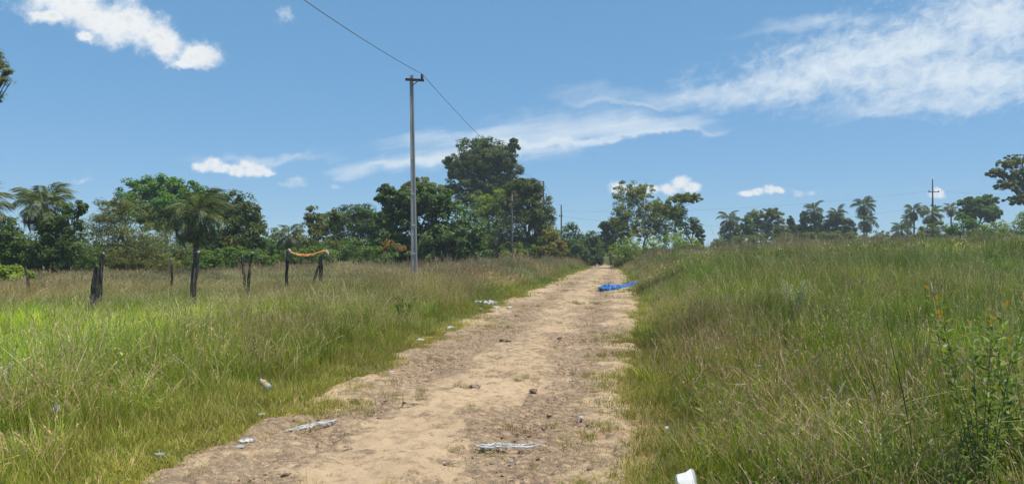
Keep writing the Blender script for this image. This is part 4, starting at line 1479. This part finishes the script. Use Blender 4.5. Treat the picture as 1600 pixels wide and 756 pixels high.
G_GREEN = [((.165, .240, .024), 4), ((.215, .28, .032), 3), ((.115, .19, .018), 2.2), ((.36, .31, .11), .6)]
G_LUSH = [((.29, .385, .024), 4), ((.35, .43, .032), 3), ((.20, .29, .02), 2), ((.42, .38, .10), .7)]
G_BROWN = [((.33, .27, .105), 2.4), ((.20, .26, .038), 6), ((.42, .34, .17), 2), ((.28, .20, .125), 1)]
G_VERGE = [((.22, .245, .038), 3.5), ((.29, .26, .066), 2), ((.17, .225, .028), 3.5), ((.42, .34, .15), 1)]
G_STRAW = [((.52, .45, .28), 2), ((.42, .35, .20), 2), ((.32, .27, .13), 1)]
PURPLE = (.34, .24, .18)
TAN = (.40, .32, .19)

SRC = {}


def source(kind, k, arr):
    me = np_mesh('tuft_%s' % kind, *arr)
    me.materials.append(M['grass'])
    o = bpy.data.objects.new('tuft_%s' % kind, me)
    SRC.setdefault(kind, []).append(o)


for i in range(6):
    rs = np.random.default_rng(300 + i)
    source('green', i, blade_arrays(rs, 60, .25, .75, .17, .0065, .15, .40, G_GREEN, 3, .10, TAN))
    source('lush', i, blade_arrays(rs, 54, .22, .62, .17, .010, .24, .75, G_LUSH, 3))
    source('brown', i, blade_arrays(rs, 52, .30, .95, .20, .0055, .13, .28, G_BROWN, 3, .50, PURPLE, .24, 2.6))
    source('verge', i, blade_arrays(rs, 70, .05, .19, .20, .005, .45, .8, G_VERGE, 2))
    source('straw', i, blade_arrays(rs, 9, .45, 1.15, .16, .0055, .24, .45, G_STRAW, 4, .5, TAN, .18, 2.6))
    source('herb', i, herb_arrays(rs, rs.uniform(.25, .6), 6, .10, [(.13, .22, .03), (.18, .26, .045), (.10, .17, .03)]))
    # coarser tufts for the distance
    source('fargreen', i, blade_arrays(rs, 46, .35, .80, .45, .024, .22, .5, G_GREEN, 2, .06, TAN))
    source('farbrown', i, blade_arrays(rs, 44, .35, .95, .45, .018, .18, .4, G_BROWN, 2, .5, PURPLE, .26, 1.8))
    source('farlush', i, blade_arrays(rs, 46, .3, .65, .45, .030, .24, .6, G_LUSH, 2))
    source('farverge', i, blade_arrays(rs, 50, .06, .22, .45, .018, .4, .7, G_VERGE, 2))


def scatter(name, label, kind, P, S, rot, tint, tilt=None):
    """one mass of ground cover: tufts instanced on points"""
    c = bpy.data.collections.new('tufts_' + name)
    for o in SRC[kind]: 
        if o.name not in c.objects: c.objects.link(o)
    me = bpy.data.meshes.new(name)
    me.vertices.add(len(P)); me.vertices.foreach_set('co', np.asarray(P, np.float32).ravel())
    def fa(nm, arr, ty='FLOAT', key='value'):
        a = me.attributes.new(nm, ty, 'POINT'); a.data.foreach_set(key, np.asarray(arr, np.float32).ravel())
    fa('size', S, 'FLOAT_VECTOR', 'vector'); 
    rv = np.zeros((len(P), 3)); rv[:, 2] = rot
    if tilt is not None: rv[:, :2] = tilt
    fa('spin', rv, 'FLOAT_VECTOR', 'vector')
    t4 = np.ones((len(P), 4)); t4[:, :3] = tint
    fa('tint', t4, 'FLOAT_COLOR', 'color')
    me.materials.append(M['grass'])
    o = bpy.data.objects.new(name, me); col.objects.link(o)
    ng = bpy.data.node_groups.new('scatter_' + name, 'GeometryNodeTree')
    ng.interface.new_socket('Geometry', in_out='INPUT', socket_type='NodeSocketGeometry')
    ng.interface.new_socket('Geometry', in_out='OUTPUT', socket_type='NodeSocketGeometry')
    N = ng.nodes; Lk = ng.links
    gi = N.new('NodeGroupInput'); go = N.new('NodeGroupOutput')
    ci = N.new('GeometryNodeCollectionInfo'); ci.inputs['Collection'].default_value = c
    ci.inputs['Separate Children'].default_value = True; ci.inputs['Reset Children'].default_value = True
    ip = N.new('GeometryNodeInstanceOnPoints'); ip.inputs['Pick Instance'].default_value = True
    def na(nm, ty):
        a = N.new('GeometryNodeInputNamedAttribute'); a.data_type = ty; a.inputs['Name'].default_value = nm
        return a.outputs['Attribute']
    ri = N.new('FunctionNodeRandomValue'); ri.data_type = 'INT'
    ri.inputs[4].default_value = 0; ri.inputs[5].default_value = len(SRC[kind]) - 1
    Lk.new(gi.outputs[0], ip.inputs['Points']); Lk.new(ci.outputs[0], ip.inputs['Instance'])
    Lk.new(ri.outputs[2], ip.inputs['Instance Index'])
    e2r = N.new('FunctionNodeEulerToRotation'); Lk.new(na('spin', 'FLOAT_VECTOR'), e2r.inputs[0]); Lk.new(e2r.outputs[0], ip.inputs['Rotation'])
    Lk.new(na('size', 'FLOAT_VECTOR'), ip.inputs['Scale'])
    Lk.new(ip.outputs[0], go.inputs[0])
    md = o.modifiers.new('scatter', 'NODES'); md.node_group = ng
    tag(o, label, 'grass', kind='stuff')
    return o


def sample_wedge(y0, y1, dens, rs, side=.80, pad=2.0):
    """random ground points in the part of the meadow that can be seen"""
    A = (side * (y0 + y1) + 2 * pad) * (y1 - y0)
    n = int(A * dens)
    y = np.sqrt(rs.uniform(y0 ** 2, y1 ** 2, n * 1)) if y0 > 1 else rs.uniform(y0, y1, n)
    x = rs.uniform(-1, 1, n) * (side * np.abs(y) + pad)
    return x, y


def tint_field(x, y, rs, amp=.22):
    a = fbm(x * .28, y * .28, 91, 3) - .5; b = fbm(x * .11, y * .11, 95, 3) - .5
    t = np.ones((len(x), 3))
    t *= (1 + (a * 1.1)[:, None]) * (1 + rs.uniform(-amp, amp, (len(x), 1)))
    t[:, 0] *= 1 + b * .55; t[:, 2] *= 1 + b * .3
    return np.clip(t, .35, 1.9)


CLEAR = []       # places where litter presses the grass flat: x, y, radius
for (px, py, rad) in ((752, 480, .5), (766, 484, .6), (778, 487, .4), (657, 540, .25), (704, 519, .3), (386, 698, .25), (374, 707, .2), (87, 680, .22), (420, 620, .24), (250, 723, .2), (408, 658, .15)):
    q_ = ground_at(px, py); CLEAR.append((q_.x, q_.y - rad * .4, rad))
q_ = at(1083, 752, 5.0); CLEAR.append((q_.x, q_.y - .1, .33)); CLEAR.append((q_.x * .93, q_.y * .92 , .28))


for (px, d_, rad) in ((1240, 14.5, .65), (1232, 13.2, .6), (1318, 13, .35), (1447, 6.0, .3), (1538, 26, .8), (4, 7.6, .3), (1535, 4.6, .16)):
    CLEAR.append(((px - 800) / F * d_, d_ - .1, rad))


def meadow():
    rs = np.random.default_rng(2024)
    out = {}
    rings = [(1.2, 8, 62), (8, 16, 44), (16, 30, 22), (30, 55, 7.5), (55, 85, 3.6), (85, 135, 1.8)]
    for ri, (y0, y1, dens) in enumerate(rings):
        x, y = sample_wedge(y0, y1, dens, rs, .80, 2.0)
        s = x - road_cx(y); hw = road_hw(y)
        u = s - hw + (fbm(x * .9, y * .6, 51, 3, .6) - .5) * .75     # >0 right of the track
        ul = -s - hw + (fbm(x * .9, y * .6, 53, 3, .6) - .5) * 1.5    # >0 left of the track
        off = np.maximum(u, ul)
        right = u > ul
        n1 = fbm(x * .22, y * .22, 57, 4, .6); n2 = fbm(x * .5, y * .5, 59, 3)
        sb = sstep(.54, .68, fbm(x * .7, y * .7, 73, 3)); hb = sstep(.52, .66, fbm(x * .8, y * .8, 67, 3)); lb = sstep(.50, .64, fbm(x * .45, y * .45, 69, 3))
        rnd = rs.random(len(x))
        far = y0 >= 30
        kind = np.full(len(x), '', dtype=object)
        # probabilities of each plant by place
        pv = np.where(right, 1 - sstep(.3, 1.3, off), 1 - sstep(.7, 2.4, off))         # short verge grass
        lush = (~right) * sstep(1.8, 4.2, ul) * sstep(.36, .60, n1 + .10 * (1 - sstep(14, 22, y))) * (1 - sstep(15, 24, y)) * .88
        brown = np.where(right, .50 * (1 - sstep(.9, 2.6, off)) + .14 * sstep(.50, .62, n1) + .50 * sstep(48, 75, y), .25 * sstep(.42, .6, n2) + .72 * sstep(16, 26, y))
        brown = np.clip(brown, 0, .9)
        pressed = np.zeros(len(x), bool)
        for (cx_, cy_, cr_) in CLEAR:
            pressed |= (x - cx_) ** 2 + (y - cy_) ** 2 < cr_ ** 2
        for i in range(len(x)):
            if off[i] < .02:
                if off[i] > -.5 and rs.random() < .30 * (1 + off[i] / .5): kind[i] = 'verge'
                continue
            r = rnd[i]
            if r < pv[i] or pressed[i]: kind[i] = 'verge'
            else:
                r2 = rs.random()
                if r2 < lush[i]: kind[i] = 'lush'
                elif r2 < lush[i] + (1 - lush[i]) * brown[i]: kind[i] = 'brown'
                else: kind[i] = 'green'
                if not far:
                    r3 = rs.random()
                    if r3 < .04 + .22 * sb[i]: kind[i] = 'straw'
                    elif r3 < .10 + .22 * sb[i] + .38 * hb[i]: kind[i] = 'herb'
                    elif right[i] and r3 < .12 + .22 * sb[i] + .38 * hb[i] + .30 * lb[i]: kind[i] = 'lush'
        z = height(x, y)
        tall = .45 + .55 * sstep(.4, 3.0, off)
        patch = .35 + 1.25 * fbm(x * .55, y * .55, 63, 4, .6)
        hsc = tall * patch * np.where(right, 1.0 + .25 * sstep(45, 80, y), (.84 + .38 * sstep(34, 48, y)) - (.12 + .26 * sstep(13, 20, y) + .3 * sstep(34, 48, y)) * sstep(3.5, 7, ul) * (1 - .5 * sstep(40, 60, y))) * rs.uniform(.8, 1.2, len(x))
        tus = rs.random(len(x)) < .08
        hsc = np.where(tus, hsc * 1.4, hsc)
        # grass directly beside the viewer stays low enough to see over
        hsc *= .72 + .28 * sstep(4, 14, y)
        wsc = rs.uniform(.85, 1.3, len(x))
        T = tint_field(x, y, rs) * np.where(right, 1.06, 1.2)[:, None]
        T = T * np.where(tus, rs.uniform(.7, 1.35, len(x)), 1.0)[:, None]
        rot = rs.uniform(0, 6.283, len(x)); tl = rs.normal(0, .07, (len(x), 2))
        for k in ('verge', 'lush', 'brown', 'green', 'straw', 'herb'):
            mk = kind == k
            if not mk.any(): continue
            kk = ('far' + k) if far else k
            P = np.stack([x, y, z], -1)[mk]
            hs = hsc[mk]
            if k == 'verge': hs = rs.uniform(.6, 1.6, mk.sum()) * (.45 + .95 * sstep(-.2, 1.5, off[mk]))
            S = np.stack([wsc[mk], wsc[mk], hs], -1)
            out.setdefault(kk, []).append((P, S, rot[mk], T[mk], tl[mk]))
    # sparse seedlings on the track itself, in its stony strips
    x = rs.uniform(-3, 9, 9000); y = rs.uniform(2.5, 60, 9000)
    s = np.abs(x - road_cx(y)) - road_hw(y)
    g = fbm(x * 1.3, y * 1.1, 71, 4, .6)
    mk = (s < 0) & (g + .05 + .10 * np.exp(-((x - road_cx(y)) / .35) ** 2) + .18 * sstep(-.9, 0, s) > .64)
    x, y = x[mk], y[mk]
    P = np.stack([x, y, height(x, y) + .015], -1)
    k = rs.uniform(.22, .5, len(x))
    S = np.stack([k, k, k * rs.uniform(.8, 1.5, len(x))], -1)
    out.setdefault('verge', []).append((P, S, rs.uniform(0, 6.28, len(x)), tint_field(x, y, rs), rs.normal(0, .1, (len(x), 2))))
    names = {'green': ('meadow_grass', 'fine green meadow grass on both sides near the viewer'),
             'lush': ('lush_grass', 'bright lush broad-bladed grass in the left meadow'),
             'brown': ('seeding_grass', 'brownish seeding grass with purple-brown heads near the track'),
             'verge': ('verge_grass', 'short olive and straw grass along the edges of the track'),
             'straw': ('dry_stalks', 'scattered dry straw-coloured grass stalks'),
             'herb': ('leafy_weeds', 'small leafy weeds mixed into the grass'),
             'fargreen': ('distant_meadow_grass', 'distant green meadow grass'),
             'farbrown': ('distant_seeding_grass', 'distant brownish seeding grass up to the tree lines'),
             'farlush': ('distant_lush_grass', 'distant bright lush grass'),
             'farverge': ('distant_verge_grass', 'distant short grass beside the far track')}
    for kk, lst in out.items():
        P, S, r, T, tl = (np.concatenate([q[i] for q in lst]) for i in range(5))
        nm, lb = names[kk]
        scatter(nm, lb, kk, P, S, r, T, tl)
        print('GRASS', nm, len(P))


meadow()


def pebbles():
    """loose gravel on the stony strips of the track, one mass"""
    rs = np.random.default_rng(8)
    x = rs.uniform(-4, 6, 60000); y = 3 + 40 * rs.random(60000) ** 1.5
    s = np.abs(x - road_cx(y)) - road_hw(y)
    g = gravel_mask(x, y)
    mk = (s < -.05) & (g > .42 + .4 * rs.random(len(x)))
    x, y = x[mk], y[mk]
    n = len(x)
    r = .004 + .016 * rs.random(n) ** 4
    z = height(x, y) + .022
    base = np.array([(0, 0, 1), (1, 0, 0), (0, 1, 0), (-1, 0, 0), (0, -1, 0), (0, 0, -1)], float)
    fc = np.array([(0, 1, 2), (0, 2, 3), (0, 3, 4), (0, 4, 1), (5, 2, 1), (5, 3, 2), (5, 4, 3), (5, 1, 4)])
    a = rs.uniform(0, 6.28, n)
    B = base[None] * (r[:, None, None] * rs.uniform(.6, 1.4, (n, 6, 1))) * np.array((1.2, 1, .75))
    ca, sa = np.cos(a)[:, None], np.sin(a)[:, None]
    V = np.stack([B[..., 0] * ca - B[..., 1] * sa + x[:, None], B[..., 0] * sa + B[..., 1] * ca + y[:, None], B[..., 2] + z[:, None]], -1)
    Fq = (fc[None] + (np.arange(n) * 6)[:, None, None]).reshape(-1, 3)
    o = link('loose_gravel', np_mesh('loose_gravel', V.reshape(-1, 3), Fq), M['grit'])
    tag(o, 'loose brown gravel strewn over the stony strips of the track', 'gravel', kind='stuff')
    print('PEBBLES', n)


pebbles()

M['weedstem'] = noisy('weed_stem', (.15, .16, .05), (.22, .19, .08), 20, .85, .2, .002)
# ------------------------------------------------------------------ single plants one can pick out
def weed(name, label, px, py, d, hgt_px, stems, leafl, cols, spread=.25, seed=0, lpn=26, aspect=.32, tips=None, stemc='weedstem', group='tall weeds in the right meadow', cat='weed', bare=.25):
    rr = random.Random(seed); rs = np.random.default_rng(seed)
    c = at(px, py, d)
    b = Vector((c.x, d, hz(c.x, d)))
    H = hgt_px / F * d
    root = empty(name, b); tag(root, label, cat, group)
    V = []; Fc = []; K = []
    for s in range(stems):
        a = rr.uniform(0, 6.28)
        e = Vector((math.cos(a) * spread * rr.uniform(.3, 1), math.sin(a) * spread * rr.uniform(.3, 1), 1)) * H * rr.uniform(.7, 1.0)
        m_ = e * .5 + Vector((rr.uniform(-.03, .03), rr.uniform(-.03, .03), 0)) * H
        mb = MB(); mb.tube([(0, 0, -.05), e * .25 + (m_ - e * .5) * .6, m_, e * .78 + (m_ - e * .5) * .4, e], [.004, .0036, .003, .0022, .0012], 6)
        mb.build('stem', M[stemc], root, smooth=True)
        for k in range(lpn):
            q = bare + (1 - bare) * (k + rr.random()) / lpn
            o_ = np.array(e * q if q > .5 else m_ * (q * 2))
            az = k * 2.4 + rr.uniform(-.6, .6)
            dv = np.array((math.cos(az), math.sin(az), rr.uniform(.2, 1.3))); dv /= np.linalg.norm(dv)
            sd = np.cross(dv, (0, 0, 1)); sd /= np.linalg.norm(sd); nn = np.cross(sd, dv)
            L = leafl * rr.uniform(.55, 1.2)
            cc = np.array(tips if (tips and q > .965) else cols[rr.randrange(len(cols))]) * rr.uniform(.75, 1.25)
            bb = len(V); mid = o_ + dv * L * .5
            V += [o_, mid + sd * L * aspect * .5 + nn * L * .06, o_ + dv * L - np.array((0, 0, .12 * L)), mid - sd * L * aspect * .5 + nn * L * .06]
            K += [cc] * 4; Fc.append((bb, bb + 1, bb + 2, bb + 3))
    if V:
        link('foliage', np_mesh('foliage', np.array(V), np.array(Fc), np.array(K)), M['plant'], root)
    return root


GL = [(.20, .27, .05), (.27, .33, .09), (.14, .21, .04)]
SILV = [(.36, .38, .22), (.27, .31, .15), (.44, .45, .29)]
weed('leafy_weed', 'tall leafy weed with orange-tipped top at the right foreground', 1535, 700, 4.6, 385, 10, .085, GL, .30, 1, 34, .36, (.42, .26, .05))
weed('leafy_weed', 'shorter leafy weed just right of the tall orange-tipped one, by the edge', 1592, 700, 4.9, 300, 8, .085, GL, .32, 2, 28, .36, (.36, .25, .06))
weed('leafy_weed', 'bushy low weed with yellow-green leaves at the lower right corner', 1500, 740, 4.3, 190, 6, .06, [(.13, .19, .03), (.17, .2, .05), (.09, .14, .03)], .45, 3, 24, .36)
weed('silver_weed', 'silver-leaved plant left of the tall leafy weed', 1447, 640, 6.0, 95, 7, .045, SILV, .5, 4, 22, .25, group='silvery plants in the right meadow')
weed('silver_weed', 'pale fluffy silver bush in mid field right of the track', 1240, 500, 14.5, 80, 24, .085, SILV, .42, 5, 34, .22, stemc='pale_bark', group='silvery plants in the right meadow', bare=.45)
weed('silver_weed', 'faint pale seed-headed plant right of the silver bush', 1318, 520, 13.0, 60, 8, .05, SILV, .3, 6, 18, .2, stemc='pale_bark', group='silvery plants in the right meadow', bare=.5)
weed('silver_weed', 'distant pale bush near the right edge of the meadow', 1538, 440, 26, 40, 12, .13, SILV, .5, 7, 24, .2, stemc='pale_bark', group='silvery plants in the right meadow', bare=.5)
weed('silver_weed', 'white-flowered weed cut by the left edge of the picture', 4, 650, 7.6, 82, 7, .05, [(.62, .63, .58), (.2, .24, .12), (.5, .52, .46)], .35, 8, 16, .5, stemc='pale_bark', group='white-flowered weeds at the left', bare=.35)
weed('leafy_weed', 'dark green leafy tussock in the left verge below the tall pole', 630, 525, 17.5, 44, 14, .16, [(.05, .10, .018), (.07, .13, .02)], .55, 9, 16, .16, group='tussocks in the left verge', bare=.05)


def stalk(label, pts, d, r0=.006, mat='dry', head=False, seed=0, name='dry_stalk'):
    P = [at(x, y, d) for x, y in pts]
    b = P[0].copy(); b.z = hz(b.x, d)
    root = empty(name, b); tag(root, label, 'stalk', 'bare stalks in the right meadow')
    q = [Vector((0, 0, -.03))] + [p - b for p in P]
    if (q[1] - q[0]).length < .01: q = q[1:]
    n = len(q)
    mb = MB(); mb.tube(q, [r0 * (1 - .75 * k / (n - 1)) for k in range(n)], 6)
    mb.build('stem', M['drystalk'] if mat == 'dry' else M['dark_timber'], root, smooth=True)
    if head:
        e, f = q[-1], q[-2]
        m = MB(); t_ = (e - f).normalized()
        m.tube([e - t_ * .10, e - t_ * .05, e, e + t_ * .04], [.003, .009, .008, .001], 6, True, .4, seed)
        m.build('seed_head', M['drystalk'], root)


M['drystalk'] = noisy('dry_stalk', (.42, .34, .18), (.58, .48, .28), 20, .85, .2, .002)
stalk('tall pale dry stalk standing left of the orange-tipped weed', [(1480, 640), (1474, 570), (1466, 510), (1455, 446)], 6.5, .007, head=True)
stalk('dark leaning bare stem left of the silver-leaved plant', [(1425, 690), (1412, 620), (1398, 560), (1382, 485)], 5.2, .006, 'dark')
stalk('pale bent stalk crossing the lower middle of the right meadow', [(1240, 756), (1268, 690), (1300, 640), (1318, 602)], 5.0, .005, head=True, seed=2)
stalk('short whitish kinked stalk in the middle of the right meadow', [(1326, 632), (1328, 590), (1324, 562), (1340, 546)], 7.5, .006)
stalk('long pale straw bending right in front of the leafy weeds', [(1385, 640), (1430, 624), (1480, 612), (1530, 606)], 5.4, .004, name='bent_straw')
stalk('long pale straw arching low towards the right edge', [(1450, 690), (1500, 668), (1550, 660), (1600, 656)], 4.8, .004, name='bent_straw')
stalk('second dark bare stem rising right of the leaning one', [(1380, 660), (1368, 610), (1350, 560), (1338, 530)], 6.2, .004, 'dark')
stalk('pale straw leaning left in the near right bank', [(1072, 680), (1074, 640), (1085, 600), (1098, 578)], 6.4, .004)


def flower(px, py, d, seed, label):
    rr = random.Random(seed)
    c = at(px, py, d)
    b = Vector((c.x, d, hz(c.x, d)))
    root = empty('wildflower', b)
    tag(root, label, 'flower', 'violet wildflowers in the right meadow')
    e = c - b
    if e.z < .12: e.z = .12
    mb = MB(); mb.tube([(0, 0, -.03), e * .5 + Vector((rr.uniform(-.03, .03), 0, 0)), e], [.003, .0025, .002], 5)
    mb.build('stem', M['stemgreen'], root, smooth=True)
    r = 4.2 / F * d
    mb = MB()
    for k in range(6):
        a = k * math.pi / 3 + rr.uniform(-.2, .2)
        dv = Vector((math.cos(a), math.sin(a), .45)); sd = Vector((-math.sin(a), math.cos(a), 0))
        mb.poly([e, e + dv * r * .6 + sd * r * .32, e + dv * r, e + dv * r * .6 - sd * r * .32])
    mb.build('petals', M['violet'], root)


M['stemgreen'] = noisy('green_stem', (.07, .11, .03), (.1, .14, .04), 20, .8, .1, .002)
M['violet'] = plastic('violet_petal', (.42, .34, .62), .7, .35)
for i, (px, py, d, where) in enumerate((
        (1263, 666, 5.6, 'beside the pale bent stalk in the right meadow'), (1358, 674, 5.5, 'low at the foot of the second dark stem'),
        (1373, 726, 4.9, 'lowest of all, near the bottom edge'), (1430, 670, 5.6, 'just right of the dark leaning stem'),
        (1245, 548, 9.2, 'below the pale fluffy silver bush'), (1155, 602, 7.0, 'leftmost but one on the near right bank'),
        (1187, 572, 8.0, 'midway up the near right bank'), (1170, 510, 11, 'high and far, left of the silver bush'),
        (1289, 622, 6.4, 'left of the short whitish kinked stalk'), (1335, 590, 7.2, 'at the top of the whitish kinked stalk'),
        (1392, 665, 5.6, 'just left of the dark leaning stem'), (1120, 545, 9, 'nearest the track on the right bank'),
        (1288, 484, 13, 'farthest of all, right above the silver bush'), (1562, 490, 9, 'behind the top of the orange-tipped weed'),
        (1598, 562, 7, 'at the right edge of the picture'))):
    flower(px, py, d, i, 'small violet wildflower ' + where)

print('TREE TRIS', N_TRI)
